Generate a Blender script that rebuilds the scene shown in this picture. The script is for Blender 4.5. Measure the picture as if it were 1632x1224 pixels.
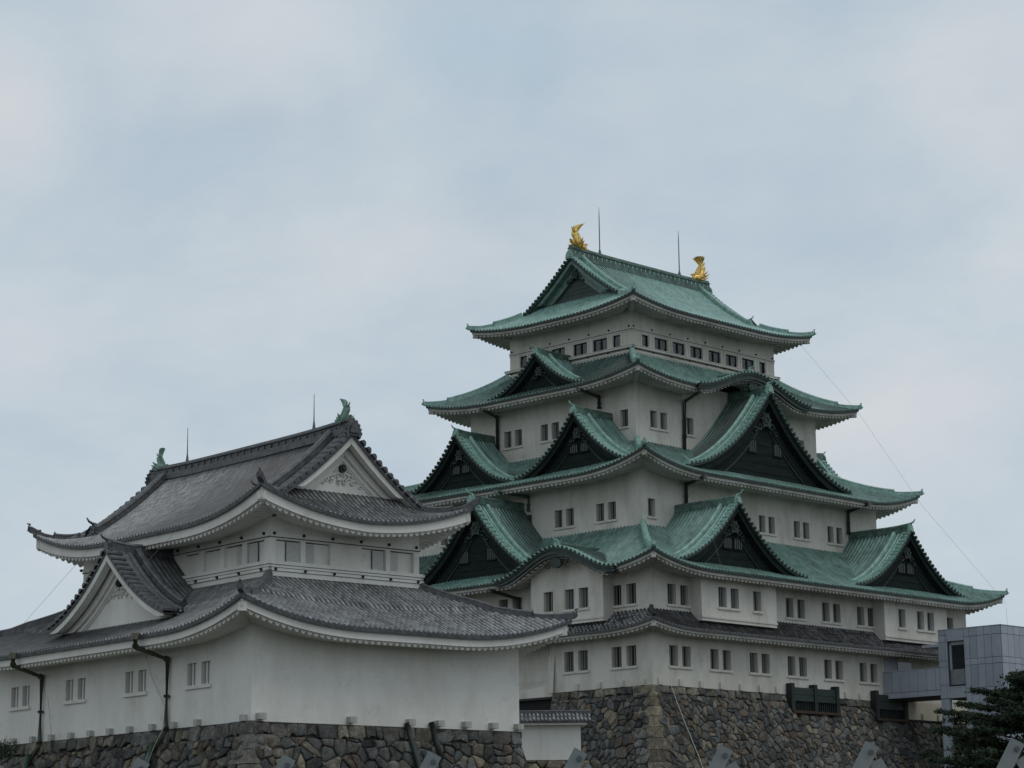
import bpy, math, random
from math import sin, cos, pi, radians, sqrt, atan2
from mathutils import Vector, Matrix
random.seed(7)
S = bpy.context.scene
col = S.collection
for o in list(bpy.data.objects): bpy.data.objects.remove(o)

# ------------------------------------------------------------------ camera
cd = bpy.data.cameras.new('camera'); cam = bpy.data.objects.new('camera', cd); col.objects.link(cam)
PITCH, ROLL = radians(11.962), radians(-0.679)
cd.sensor_width = 36.0; cd.sensor_fit = 'HORIZONTAL'; cd.lens = 3696.36/1632*36; cd.clip_end = 5000; cd.clip_start = .5
fw = Vector((0, cos(PITCH), sin(PITCH))); r0 = Vector((1, 0, 0)); u0 = r0.cross(fw)
rt = r0*cos(ROLL)+u0*sin(ROLL); up = -r0*sin(ROLL)+u0*cos(ROLL)
cam.matrix_world = Matrix(((rt.x, up.x, -fw.x, 0), (rt.y, up.y, -fw.y, 0), (rt.z, up.z, -fw.z, 1.6), (0, 0, 0, 1)))
S.camera = cam
S.render.resolution_x, S.render.resolution_y = 1024, 768
S.view_settings.view_transform = 'Standard'; S.view_settings.look = 'None'
S.view_settings.exposure = 0.0; S.view_settings.gamma = 1.0; S.view_settings.use_curve_mapping = False

# ------------------------------------------------------------------ sky and sun (overcast)
SUN_EL, SUN_AZ = radians(58), radians(115)       # azimuth from +Y towards +X
w = bpy.data.worlds.new('World'); S.world = w; w.use_nodes = True
nt = w.node_tree; N = nt.nodes; LK = nt.links
bg = N['Background']; bg.inputs[1].default_value = 0.1
sky = N.new('ShaderNodeTexSky'); sky.sky_type = 'NISHITA'; sky.sun_disc = False
sky.sun_elevation = SUN_EL; sky.sun_rotation = SUN_AZ
tc = N.new('ShaderNodeTexCoord')
def wnoise(scale, detail, rough, loc=(0, 0, 0), sc=(1, 1, 1)):
    mp = N.new('ShaderNodeMapping'); mp.inputs['Location'].default_value = loc; mp.inputs['Scale'].default_value = sc
    LK.new(tc.outputs['Generated'], mp.inputs['Vector'])
    n = N.new('ShaderNodeTexNoise'); n.inputs['Scale'].default_value = scale; n.inputs['Detail'].default_value = detail
    n.inputs['Roughness'].default_value = rough; n.inputs['Distortion'].default_value = .25
    LK.new(mp.outputs[0], n.inputs['Vector']); return n
n1 = wnoise(5.0, 8, .56, (2.3, 0.4, 1.1), (1, 1, 2.2))
rp = N.new('ShaderNodeValToRGB'); LK.new(n1.outputs['Fac'], rp.inputs[0])
e = rp.color_ramp.elements
e[0].position = .30; e[0].color = (4.65, 5.65, 6.5, 1)
e[1].position = .72; e[1].color = (6.75, 7.0, 7.15, 1)
m_ = rp.color_ramp.elements.new(.50); m_.color = (5.6, 6.35, 6.95, 1)
n2 = wnoise(13.0, 7, .6, (0.3, 5.4, 0.7), (1, 1, 1.9))
rp2 = N.new('ShaderNodeValToRGB'); LK.new(n2.outputs['Fac'], rp2.inputs[0])
rp2.color_ramp.elements[0].position = .3; rp2.color_ramp.elements[0].color = (.955, .965, .975, 1)
rp2.color_ramp.elements[1].position = .75; rp2.color_ramp.elements[1].color = (1.05, 1.04, 1.025, 1)
ml = N.new('ShaderNodeMix'); ml.data_type = 'RGBA'; ml.blend_type = 'MULTIPLY'; ml.inputs[0].default_value = 1
LK.new(rp.outputs[0], ml.inputs[6]); LK.new(rp2.outputs[0], ml.inputs[7])
cur = ml.outputs[2]
def puff(az, el, size, colr, amt, sx=1.0):
    """a brighter cloud bank centred on a compass direction, edges broken by noise"""
    global cur
    d = Vector((sin(az)*cos(el), cos(az)*cos(el), sin(el)))
    mp = N.new('ShaderNodeVectorMath'); mp.operation = 'SUBTRACT'; mp.inputs[1].default_value = d
    LK.new(tc.outputs['Generated'], mp.inputs[0])
    sc = N.new('ShaderNodeVectorMath'); sc.operation = 'MULTIPLY'; sc.inputs[1].default_value = (1/sx, 1, 1.0)
    LK.new(mp.outputs[0], sc.inputs[0])
    ln = N.new('ShaderNodeVectorMath'); ln.operation = 'LENGTH'; LK.new(sc.outputs[0], ln.inputs[0])
    nz = wnoise(9, 6, .6, (d.x*3, 1, 2)); ad = N.new('ShaderNodeMath'); ad.operation = 'MULTIPLY_ADD'
    ad.inputs[1].default_value = size*2.0; LK.new(nz.outputs['Fac'], ad.inputs[0]); LK.new(ln.outputs['Value'], ad.inputs[2])
    mr = N.new('ShaderNodeMapRange'); mr.interpolation_type = 'SMOOTHERSTEP'
    mr.inputs[1].default_value = size*.55; mr.inputs[2].default_value = size*2.1; mr.inputs[3].default_value = amt; mr.inputs[4].default_value = 0
    LK.new(ad.outputs[0], mr.inputs[0])
    mx = N.new('ShaderNodeMix'); mx.data_type = 'RGBA'; LK.new(mr.outputs[0], mx.inputs[0]); LK.new(cur, mx.inputs[6]); mx.inputs[7].default_value = (*colr, 1)
    cur = mx.outputs[2]
puff(radians(-12.9), radians(18.4), .045, (7.2, 7.2, 7.2), .6)
puff(radians(-3.0), radians(15.4), .05, (7.2, 7.2, 7.15), .6, 2.2)
puff(radians(-7.0), radians(20.5), .05, (7.1, 7.25, 7.4), .5, 1.8)
puff(radians(10.5), radians(10.5), .05, (6.9, 7.05, 7.3), .45, 1.4)
puff(radians(-12.0), radians(12.5), .035, (7.1, 7.1, 7.3), .5, 1.6)
puff(radians(-.8), radians(20.6), .03, (4.6, 5.75, 6.8), .6, 2.0)
mx = N.new('ShaderNodeMix'); mx.data_type = 'RGBA'; mx.inputs[0].default_value = .92
LK.new(sky.outputs[0], mx.inputs[6]); LK.new(cur, mx.inputs[7]); LK.new(mx.outputs[2], bg.inputs[0])
sd = bpy.data.lights.new('sun', 'SUN'); sd.energy = .5; sd.angle = radians(25); sd.color = (1, .96, .9)
so = bpy.data.objects.new('sun', sd); col.objects.link(so)
so.rotation_euler = Vector((sin(SUN_AZ)*cos(SUN_EL), cos(SUN_AZ)*cos(SUN_EL), sin(SUN_EL))).to_track_quat('Z', 'Y').to_euler()

# ------------------------------------------------------------------ materials
def mat(name, base, rough=.8, metal=0.0, spec=.5):
    m = bpy.data.materials.new(name); m.use_nodes = True
    b = m.node_tree.nodes['Principled BSDF']
    b.inputs['Base Color'].default_value = (*base, 1); b.inputs['Roughness'].default_value = rough
    b.inputs['Metallic'].default_value = metal; b.inputs['Specular IOR Level'].default_value = spec
    return m
class NT:
    def __init__(s, m): s.t = m.node_tree; s.b = s.t.nodes['Principled BSDF']
    def n(s, typ, **kw):
        o = s.t.nodes.new('ShaderNode'+typ)
        for k, v in kw.items(): setattr(o, k, v)
        return o
    def l(s, a, b): s.t.links.new(a, b)
    def coord(s, out='Object', scale=(1, 1, 1), loc=(0, 0, 0)):
        c = s.n('TexCoord'); m = s.n('Mapping'); m.inputs['Scale'].default_value = scale; m.inputs['Location'].default_value = loc
        s.l(c.outputs[out], m.inputs[0]); return m.outputs[0]
    def noise(s, vec, scale, detail=5, rough=.6):
        n = s.n('TexNoise'); n.inputs['Scale'].default_value = scale; n.inputs['Detail'].default_value = detail
        n.inputs['Roughness'].default_value = rough; s.l(vec, n.inputs['Vector']); return n.outputs['Fac']
    def ramp(s, fac, stops):
        r = s.n('ValToRGB'); e = r.color_ramp.elements
        e[0].position, e[0].color = stops[0][0], (*stops[0][1], 1)
        e[1].position, e[1].color = stops[-1][0], (*stops[-1][1], 1)
        for p, c in stops[1:-1]:
            x = e.new(p); x.color = (*c, 1)
        s.l(fac, r.inputs[0]); return r.outputs[0]
    def mix(s, a, b, fac=1.0, mode='MULTIPLY'):
        m = s.n('Mix', data_type='RGBA', blend_type=mode)
        if isinstance(fac, (int, float)): m.inputs[0].default_value = fac
        else: s.l(fac, m.inputs[0])
        for i, v in ((6, a), (7, b)):
            if isinstance(v, tuple): m.inputs[i].default_value = (*v, 1)
            else: s.l(v, m.inputs[i])
        return m.outputs[2]
    def math(s, op, a, b=0.0, c=0.0):
        m = s.n('Math', operation=op)
        for i, v in enumerate((a, b, c)):
            if isinstance(v, (int, float)): m.inputs[i].default_value = v
            else: s.l(v, m.inputs[i])
        return m.outputs[0]
    def bump(s, h, strength, dist=.02):
        b = s.n('Bump'); b.inputs['Strength'].default_value = strength; b.inputs['Distance'].default_value = dist
        s.l(h, b.inputs['Height']); s.l(b.outputs[0], s.b.inputs['Normal'])
    def color(s, c): s.l(c, s.b.inputs['Base Color'])
def g3(v): return (v, v, v)

def tile_mat(name, dark, mid, light, rough, streak, step=.25, moss=None, dirt_shade=.5, joint=0, flecks=0):
    """roof tiles: colour varies tile by tile, in streaks down the slope and in big weathered patches"""
    m = mat(name, mid, rough); t = NT(m)
    uv = t.n('UVMap'); uv.uv_map = 'uv'
    sp = t.n('SeparateXYZ'); t.l(uv.outputs[0], sp.inputs[0])
    fx = t.math('FLOOR', sp.outputs[0]); fy = t.math('FLOOR', sp.outputs[1])
    cb = t.n('CombineXYZ'); t.l(fx, cb.inputs[0]); t.l(fy, cb.inputs[1])
    wn = t.n('TexWhiteNoise', noise_dimensions='2D'); t.l(cb.outputs[0], wn.inputs['Vector'])
    mp = t.n('Mapping'); mp.inputs['Scale'].default_value = (1.3, .12, 1); t.l(uv.outputs[0], mp.inputs[0])
    st = t.noise(mp.outputs[0], 1.0, 4, .65)
    big = t.noise(t.coord(), .35, 5, .6)
    fine = t.noise(t.coord(), 6, 3, .7)
    v = t.math('ADD', t.math('MULTIPLY', wn.outputs[0], 1-streak), t.math('MULTIPLY', st, streak))
    v = t.math('ADD', t.math('MULTIPLY', v, .5), t.math('MULTIPLY', big, .3)); v = t.math('ADD', v, t.math('MULTIPLY', fine, .20))
    c = t.ramp(v, [(.28, dark), (.5, mid), (.72, light)])
    if moss: c = t.mix(c, moss, t.ramp(t.noise(t.coord(loc=(9, 3, 2)), .8, 6, .7), [(.52, g3(0)), (.7, g3(.7))]), 'MIX')
    # grime plus painted shade darkens the channels between the round tiles
    ch = t.math('ABSOLUTE', t.math('SUBTRACT', t.math('FRACT', sp.outputs[0]), .5))
    c = t.mix(c, t.ramp(ch, [(.26, g3(1.0)), (.34, g3(dirt_shade))]), 1.0)
    if flecks:
        fl = t.math('GREATER_THAN', t.math('ADD', wn.outputs[0], t.math('MULTIPLY', big, .35)), 1.02)
        c = t.mix(c, (.06, .062, .068), t.math('MULTIPLY', fl, flecks), 'MIX')
    if joint:
        jy = t.math('GREATER_THAN', t.math('FRACT', t.math('ADD', sp.outputs[1], t.math('MULTIPLY', wn.outputs[0], .25))), .68); jx = t.math('LESS_THAN', ch, .24)
        jn = t.math('GREATER_THAN', t.noise(t.coord(loc=(3, 8, 1)), 1.6, 3, .6), .42)
        c = t.mix(c, (.55, .55, .55), t.math('MULTIPLY', t.math('MULTIPLY', t.math('MULTIPLY', jy, jx), jn), joint), 'MIX')
    t.color(c)
    fr = t.math('FRACT', sp.outputs[1]); t.bump(fr, step, .05)
    return m
M = {}
M['copper'] = tile_mat('green_copper_tile', (.15, .26, .23), (.245, .405, .355), (.36, .52, .465), .42, .55, .3, None, .38)
M['copper_worn'] = tile_mat('worn_copper_tile', (.05, .085, .07), (.155, .265, .23), (.30, .45, .395), .42, .75, .3, (.06, .075, .055), .22)
M['tile'] = tile_mat('grey_clay_tile', (.09, .091, .093), (.225, .227, .228), (.46, .46, .455), .4, .5, .5, None, .22, .3, .5)
M['tile_small'] = tile_mat('dark_clay_tile', (.03, .03, .032), (.07, .07, .074), (.20, .20, .21), .45, .3, .5, None, .3, .5)

def solid(name, a, b, scale=1.0, rough=.8, bump=.0, metal=0, stretch=(1, 1, 1), spec=.5):
    m = mat(name, a, rough, metal, spec); t = NT(m)
    n = t.noise(t.coord(scale=stretch), scale, 6, .65); t.color(t.ramp(n, [(.3, a), (.7, b)]))
    if bump: t.bump(n, bump, .03)
    return m
M['edge'] = solid('copper_ridge', (.13, .25, .21), (.35, .53, .46), 3, .42, .2)
M['ridge_dark'] = solid('weathered_copper_ridge', (.03, .055, .045), (.13, .22, .18), 2.2, .5, .25)
M['edge_dark'] = solid('dark_copper', (.010, .018, .015), (.035, .062, .05), 2.5, .6, .2)
M['gable'] = solid('blackened_copper_board', (.006, .010, .009), (.017, .028, .024), 2, .75, .2, stretch=(.4, .4, 3), spec=.12)
M['board_green'] = solid('green_bargeboard', (.06, .11, .09), (.15, .25, .205), 3, .55, .2)
M['tile_edge'] = solid('grey_ridge_tile', (.036, .037, .040), (.13, .133, .138), 4, .5, .25)
M['void'] = mat('dark_interior', (.006, .007, .007), .9)
M['bar'] = mat('window_bar', (.16, .165, .16), .7)
M['bar_white'] = mat('white_window_bar', (.66, .66, .63), .7)
M['bar_gable'] = mat('gable_bar', (.10, .115, .105), .7)
M['gold'] = solid('gold_leaf', (.42, .24, .04), (1.0, .74, .26), 5, .3, 1.0, metal=.85)
M['bronze'] = solid('green_bronze', (.10, .18, .14), (.22, .34, .27), 6, .55, .3)
M['metal'] = solid('grey_metal', (.16, .18, .185), (.24, .26, .265), 5, .5, .05)
M['rod'] = mat('rod_metal', (.10, .11, .12), .5, .4)
M['cable'] = mat('steel_cable', (.22, .23, .24), .6)
M['hose'] = mat('pale_rope', (.55, .55, .5), .8)
M['pipe'] = solid('weathered_copper_pipe', (.03, .032, .02), (.10, .10, .06), 3, .6, .1, stretch=(3, 3, .6))
M['pipe_green'] = solid('green_copper_pipe', (.04, .09, .065), (.09, .17, .13), 3, .5, .1)
M['pipe_black'] = solid('dark_pipe', (.018, .022, .02), (.04, .05, .045), 3, .5, .1)
M['wood'] = solid('black_timber', (.010, .013, .012), (.025, .032, .028), 3, .7, .2, stretch=(6, 6, .6))
M['green_board'] = solid('dark_green_board', (.014, .024, .021), (.030, .048, .041), 3, .6, .2, stretch=(.6, .6, 4))
M['brown'] = mat('brown_sill', (.05, .03, .02), .8)
M['glass'] = mat('window_glass', (.02, .024, .026), .12, 0, .8)
M['beam'] = solid('weathered_block', (.33, .32, .29), (.50, .49, .45), 5, .9, .2)
M['trim_line'] = mat('trim_shadow_line', (.05, .05, .05), .9)  # dark strips painted as shadow lines under beams and in recesses
M['grass'] = solid('gravel_and_grass', (.04, .042, .03), (.075, .075, .06), .3, .95)
M['bark'] = solid('bark', (.04, .03, .022), (.09, .07, .05), 6, .9, .4, stretch=(3, 3, .5))

def plaster(name, base, stain, amt=.5, low=None):
    m = mat(name, base, .88, 0, .2); t = NT(m)
    big = t.noise(t.coord(scale=(1, 1, .45)), .55, 6, .62)
    run = t.noise(t.coord(scale=(1.2, 1.2, .2)), 1.0, 6, .7)
    fin = t.noise(t.coord(), 9, 4, .7)
    v = t.math('ADD', t.math('MULTIPLY', big, .72), t.math('MULTIPLY', run, .28))
    c = t.mix(base, stain, t.ramp(v, [(.45, g3(0)), (.68, g3(amt))]), 'MIX')
    c = t.mix(c, t.ramp(fin, [(.3, g3(.93)), (.7, g3(1.0))]), 1.0)
    rn = t.noise(t.coord(scale=(4.5, 4.5, .22), loc=(3, 1, 9)), 1.0, 5, .75)
    c = t.mix(c, stain, t.ramp(rn, [(.60, g3(0)), (.74, g3(.55))]), 'MIX')
    pt = t.noise(t.coord(scale=(1, 1, 1.3), loc=(7, 2, 5)), 1.1, 9, .78)
    c = t.mix(c, t.ramp(pt, [(.36, g3(.88)), (.43, g3(.99)), (.62, g3(1.02))]), 1.0)
    t.color(c); t.bump(fin, .12, .01); return m
M['plaster'] = plaster('white_plaster', (.67, .645, .58), (.38, .355, .285), .7)
M['plaster_clean'] = plaster('turret_white_plaster', (.77, .755, .70), (.54, .515, .44), .6)
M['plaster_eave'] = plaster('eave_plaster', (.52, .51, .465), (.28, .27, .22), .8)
M['cream'] = plaster('cream_plaster', (.66, .62, .50), (.5, .46, .36), .5)

def stone_mat():
    m = mat('rampart_stone', (.2, .19, .17), .9, 0, .25); t = NT(m)
    a = t.n('Attribute'); a.attribute_name = 'stone'
    n = t.noise(t.coord(), 3.5, 8, .7); n2 = t.noise(t.coord(loc=(4, 1, 6)), 14, 5, .75)
    c = t.mix(a.outputs['Color'], t.ramp(n, [(.28, g3(.45)), (.5, g3(.95)), (.72, g3(1.7))]))
    c = t.mix(c, t.ramp(n2, [(.32, g3(.55)), (.68, g3(1.35))]))
    stn = t.noise(t.coord(scale=(1, 1, .3)), .5, 5, .7)
    c = t.mix(c, t.ramp(stn, [(.35, g3(.55)), (.65, g3(1.05))]))
    t.color(c); t.bump(t.math('ADD', n, t.math('MULTIPLY', n2, .6)), 1.0, .10); return m
M['stone'] = stone_mat()
M['joint'] = mat('dark_joint', (.05, .046, .038), 1.0)
def panel_mat():
    m = mat('grey_aluminium_panel', (.33, .36, .40), .45, 0, .4); t = NT(m)
    n = t.noise(t.coord(), .8, 4, .6); c = t.ramp(n, [(.3, (.30, .33, .375)), (.7, (.37, .40, .445))])
    t.color(c); return m
M['panel'] = panel_mat()
M['panel_b'] = M['panel'].copy(); M['panel_c'] = M['panel'].copy()
for k_, f_ in (('panel_b', .90), ('panel_c', 1.08)):
    for n_ in M[k_].node_tree.nodes:
        if n_.type == 'VALTORGB':
            for e_ in n_.color_ramp.elements: e_.color = (e_.color[0]*f_, e_.color[1]*f_, e_.color[2]*f_, 1)
M['panel_gap'] = mat('panel_joint', (.05, .055, .065), .8)
def leaf_mat(name, a, b):
    m = mat(name, a, .7, 0, .3); t = NT(m)
    at = t.n('Attribute'); at.attribute_name = 'leaf'
    n = t.noise(t.coord(), 1.2, 3, .6)
    c = t.mix(t.ramp(n, [(.3, a), (.7, b)]), at.outputs['Color']); t.color(c); return m
M['leaf'] = leaf_mat('dark_leaves', (.010, .020, .010), (.024, .042, .018))

# ------------------------------------------------------------------ mesh helpers
class MB:
    def __init__(s): s.v = []; s.f = []; s.m = []; s.uv = []; s.smooth = []
    def quad(s, a, b, c, d, m=0, uv=None, sm=False):
        i = len(s.v); s.v += [a, b, c, d]; s.f.append((i, i+1, i+2, i+3)); s.m.append(m); s.uv.append(uv); s.smooth.append(sm)
    def poly(s, pts, m=0):
        i = len(s.v); s.v += pts; s.f.append(tuple(range(i, i+len(pts)))); s.m.append(m); s.uv.append(None); s.smooth.append(False)
    def grid(s, P, m=0, uv=None, sm=True):
        """P[i][j] points"""
        b = len(s.v); R = len(P); C = len(P[0])
        for r in P: s.v += r
        for i in range(R-1):
            for j in range(C-1):
                k = b+i*C+j; s.f.append((k, k+1, k+C+1, k+C)); s.m.append(m); s.smooth.append(sm)
                s.uv.append([uv[i][j], uv[i][j+1], uv[i+1][j+1], uv[i+1][j]] if uv else None)
    def box(s, x0, x1, y0, y1, z0, z1, m=0, T=None):
        p = [(x0, y0, z0), (x1, y0, z0), (x1, y1, z0), (x0, y1, z0), (x0, y0, z1), (x1, y0, z1), (x1, y1, z1), (x0, y1, z1)]
        if T: p = [T(*q) for q in p]
        b = len(s.v); s.v += p
        for f in ((3, 2, 1, 0), (4, 5, 6, 7), (0, 1, 5, 4), (1, 2, 6, 5), (2, 3, 7, 6), (3, 0, 4, 7)):
            s.f.append(tuple(b+i for i in f)); s.m.append(m); s.uv.append(None); s.smooth.append(False)
    def tube(s, pts, r, n=8, m=0, caps=True, sm=True):
        pts = [Vector(p) for p in pts]; rs = r if isinstance(r, (list, tuple)) else [r]*len(pts)
        rings = []
        for i, p in enumerate(pts):
            d = (pts[min(i+1, len(pts)-1)]-pts[max(i-1, 0)]).normalized()
            a = d.cross(Vector((0, 0, 1)))
            if a.length < .05: a = d.cross(Vector((0, 1, 0)))
            a.normalize(); b = d.cross(a).normalized()
            rings.append([tuple(p+(a*cos(2*pi*k/n)+b*sin(2*pi*k/n))*rs[i]) for k in range(n)])
        b0 = len(s.v)
        for q in rings: s.v += q
        for i in range(len(rings)-1):
            for k in range(n):
                s.f.append((b0+i*n+k, b0+i*n+(k+1) % n, b0+(i+1)*n+(k+1) % n, b0+(i+1)*n+k)); s.m.append(m); s.uv.append(None); s.smooth.append(sm)
        if caps:
            for i in (0, len(rings)-1):
                s.f.append(tuple(b0+i*n+k for k in range(n))); s.m.append(m); s.uv.append(None); s.smooth.append(False)
    def sweep(s, pts, prof, m=0, caps=True):
        """profile (side, height) carried along a path, kept upright"""
        pts = [Vector(p) for p in pts]; b0 = len(s.v); n = len(prof)
        for i, p in enumerate(pts):
            d = (pts[min(i+1, len(pts)-1)]-pts[max(i-1, 0)]).normalized()
            a = d.cross(Vector((0, 0, 1))).normalized(); b = a.cross(d).normalized()
            s.v += [tuple(p+a*q[0]+b*q[1]) for q in prof]
        for i in range(len(pts)-1):
            for k in range(n):
                s.f.append((b0+i*n+k, b0+i*n+(k+1) % n, b0+(i+1)*n+(k+1) % n, b0+(i+1)*n+k)); s.m.append(m); s.uv.append(None); s.smooth.append(False)
        if caps:
            for i in (0, len(pts)-1):
                s.f.append(tuple(b0+i*n+k for k in range(n))); s.m.append(m); s.uv.append(None); s.smooth.append(False)
    def prism(s, pts2, T, d0, d1, m=0):
        """2D outline (a,b) extruded from depth d0 to d1; T(a,b,d)->point"""
        A = [T(a, b, d0) for a, b in pts2]; B = [T(a, b, d1) for a, b in pts2]
        s.poly(A, m); s.poly(B[::-1], m)
        for i in range(len(A)):
            j = (i+1) % len(A); s.quad(A[i], A[j], B[j], B[i], m)
    def build(s, name, mats, parent=None, label=None):
        me = bpy.data.meshes.new(name); me.from_pydata([tuple(p) for p in s.v], [], s.f)
        if not isinstance(mats, (list, tuple)): mats = [mats]
        for k in mats: me.materials.append(M[k])
        me.polygons.foreach_set('material_index', s.m); me.polygons.foreach_set('use_smooth', s.smooth)
        if any(u is not None for u in s.uv):
            L = me.uv_layers.new(name='uv'); d = []
            for f, u in zip(s.f, s.uv):
                for k in range(len(f)): d += list(u[k]) if u else [0.0, 0.0]
            L.data.foreach_set('uv', d)
        me.update()
        o = bpy.data.objects.new(name, me); col.objects.link(o)
        if parent: o.parent = parent
        if label: o['label'] = label
        return o
def thing(name, label, cat, loc=(0, 0, 0), rz=0.0, group=None):
    o = bpy.data.objects.new(name, None); col.objects.link(o); o.location = loc; o.rotation_euler = (0, 0, rz)
    o['label'] = label; o['category'] = cat
    if group: o['group'] = group
    return o

def sideT(cx, cy, k):
    """side frame: x along the eave, y outwards from the centre, z up"""
    ax, out = [((1, 0), (0, -1)), ((0, -1), (-1, 0)), ((-1, 0), (0, 1)), ((0, 1), (1, 0))][k]
    return lambda x, y, z: (cx+ax[0]*x+out[0]*y, cy+ax[1]*x+out[1]*y, z)
SIDE_ROT = [0, -pi/2, pi, pi/2]
def gcurve(t, m): return m*(1-(1-t)**2)+(1-m)*t

def rib_cols(x0, x1, pitch, r, full=True):
    """column positions with the height of a round tile row above the flat tiles"""
    n = max(1, round((x1-x0)/pitch)); p = (x1-x0)/n; out = []
    for i in range(n):
        c = x0+(i+.5)*p
        if i == 0: out.append((x0, 0.0))
        out += [(c-r, 0.0), (c-r*.62, r*.78), (c, r), (c+r*.62, r*.78), (c+r, 0.0)]
    out.append((x1, 0.0)); return out

def roof_side(mb, T, X0, X1, yfun, Ye, zfun, pitch, r, rows, lip=.13, m=0, mlip=1, tile=.3):
    cols = rib_cols(X0, X1, pitch, r); P = []; UV = []
    for x, h in cols:
        ys = yfun(x); row = []; uvr = []; s = 0; last = None
        for j in range(rows+1):
            y = ys+(Ye-ys)*j/rows; z = zfun(x, y)
            if last: s += math.hypot(y-last[0], z-last[1])
            last = (y, z)
            row.append(T(x, y, z+h)); uvr.append((x/pitch, y/tile*1.1))
        P.append(row); UV.append(uvr)
    mb.grid(P, m, UV, False)
    E = [[T(x, Ye, zfun(x, Ye)+h), T(x, Ye-.02, zfun(x, Ye)-lip)] for x, h in cols]
    mb.grid(E, mlip, None, False)

def eave_under(mb, T, X, Ye, Yw, hip, zfun, drop, fh, pitch, amp, rise, m=0, inset=.14):
    """white plastered fascia and scalloped rafters under one eave; hip(x)->inner y limit, zfun is the tile surface"""
    n = max(8, int(2*X/pitch)*8); Y1 = Ye-inset; F = []; G = []
    for i in range(n+1):
        x = -X+2*X*i/n
        f = (x/pitch) % 1.0; lobe = -amp*max(0, 1-abs(2*f-1)**2.2)
        ze = zfun(x, Y1)-drop
        F.append([T(x, Y1, ze+.05), T(x, Y1, ze-fh)])
        y0 = max(Yw-.02, hip(x)); y0 = min(y0, Y1-.05)
        yb = Y1-.10
        zb = ze-fh+amp*.45
        row = [T(x, Y1, ze-fh), T(x, yb, ze-fh+.01), T(x, yb-.01, zb+lobe*1.45-.03)]
        for k in (1, 2, 3):
            y = yb+(y0-yb)*k/3; row.append(T(x, y, zb+lobe*1.45+(Ye-y)*rise-.03))
        G.append(row)
    mb.grid(F, m, None, False); mb.grid(G, m, None, False)

RIDGE = lambda w, h: [(-w, -.1), (-w, h*.35), (-w*.82, h*.38), (-w*.82, h*.7), (-w*.95, h*.73), (-w*.55, h), (w*.55, h), (w*.95, h*.73), (w*.82, h*.7), (w*.82, h*.38), (w, h*.35), (w, -.1)]

ONI = [(-.5, 0), (-.62, .18), (-.5, .3), (-.58, .48), (-.42, .5), (-.46, .72), (-.3, .78), (-.22, 1.0), (-.1, .9), (0, 1.12), (.1, .9), (.22, 1.0), (.3, .78), (.46, .72), (.42, .5), (.58, .48), (.5, .3), (.62, .18), (.5, 0)]
def oni(mb, p, d, s, m=0, horn=True):
    """end ornament standing at p, facing horizontal direction d"""
    d = Vector(d); d.z = 0; d.normalize(); a = Vector((0, 0, 1)).cross(d); p = Vector(p)
    T = lambda x, y, t: tuple(p+a*x*s+Vector((0, 0, y*s))+d*t)
    mb.prism(ONI, T, -.06*s, .14*s, m)
    mb.prism([(x*.62, y*.62+.16) for x, y in ONI], T, .14*s, .25*s, m)
    if horn:
        q = [p+Vector((0, 0, s*1.0))-d*.15*s, p+Vector((0, 0, s*1.03))+d*.2*s, p+Vector((0, 0, s*1.18))+d*.55*s, p+Vector((0, 0, s*1.48))+d*.78*s]
        mb.tube(q, [.12*s, .12*s, .10*s, .06*s], 7, m)

def hip_ridge(mb, pf, w, h, s_on, split=.74, m=0):
    """pf(t) gives the surface point on the hip, t 0..1 from wall to corner tip"""
    n = 12
    P1 = [pf(split*i/n) for i in range(n+1)]; mb.sweep(P1, RIDGE(w, h), m)
    P2 = [pf(split+(1.0-split)*i/6) for i in range(7)]
    tip = Vector(P2[-1]); d = (tip-Vector(P2[-2])); dh = Vector((d.x, d.y, 0)).normalized()
    P2 += [tuple(tip+dh*.16+Vector((0, 0, .08)))]
    mb.sweep(P2, RIDGE(w*.72, h*.62), m)
    oni(mb, Vector(P1[-1])+Vector((0, 0, h*.1)), dh, s_on*.55, m, False)
    oni(mb, Vector(P2[-1])-Vector((0, 0, .05)), dh, s_on*.48, m, False)
    mb.tube([Vector(P2[-1])+Vector((0, 0, s_on*.42))-dh*.05, Vector(P2[-1])+Vector((0, 0, s_on*.52))+dh*.10], [.05, .03], 6, m)
    # lowest corner tile, curling up beyond the eave
    mb.tube([tip-dh*.35, tip+dh*.10+Vector((0, 0, -.02)), tip+dh*.22*w/.2+Vector((0, 0, .03)), tip+dh*.32*w/.2+Vector((0, 0, .08*w/.2))], [.10*w/.2, .10*w/.2, .08*w/.2, .05*w/.2], 7, m)

def corner_beam(mb, tip, inner, dz, w=.16, m=0):
    """jutting corner rafter under the eave tip"""
    a = Vector(inner)+Vector((0, 0, dz)); b = Vector(tip)+Vector((0, 0, dz))
    d = (b-a).normalized(); mb.sweep([tuple(a), tuple(b-d*.05)], [(-w, -.15), (-w, .15), (w, .15), (w, -.15)], m)

class Style: pass
G = Style(); G.roof = 'copper'; G.lip = 'edge_dark'; G.ridge = 'edge'; G.board = 'gable'; G.wall = 'gable'; G.ridge2 = 'ridge_dark'; G.pitch = .33; G.r = .095
GW = Style(); GW.__dict__.update(G.__dict__); GW.roof = 'copper_worn'
G2 = Style(); G2.__dict__.update(G.__dict__); G2.board = 'board_green'; G2.wall = 'edge_dark'
D = Style(); D.roof = 'tile'; D.lip = 'tile_edge'; D.ridge = 'tile_edge'; D.board = 'plaster_clean'; D.wall = 'plaster_clean'; D.ridge2 = 'tile_edge'; D.pitch = .235; D.r = .07

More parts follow.
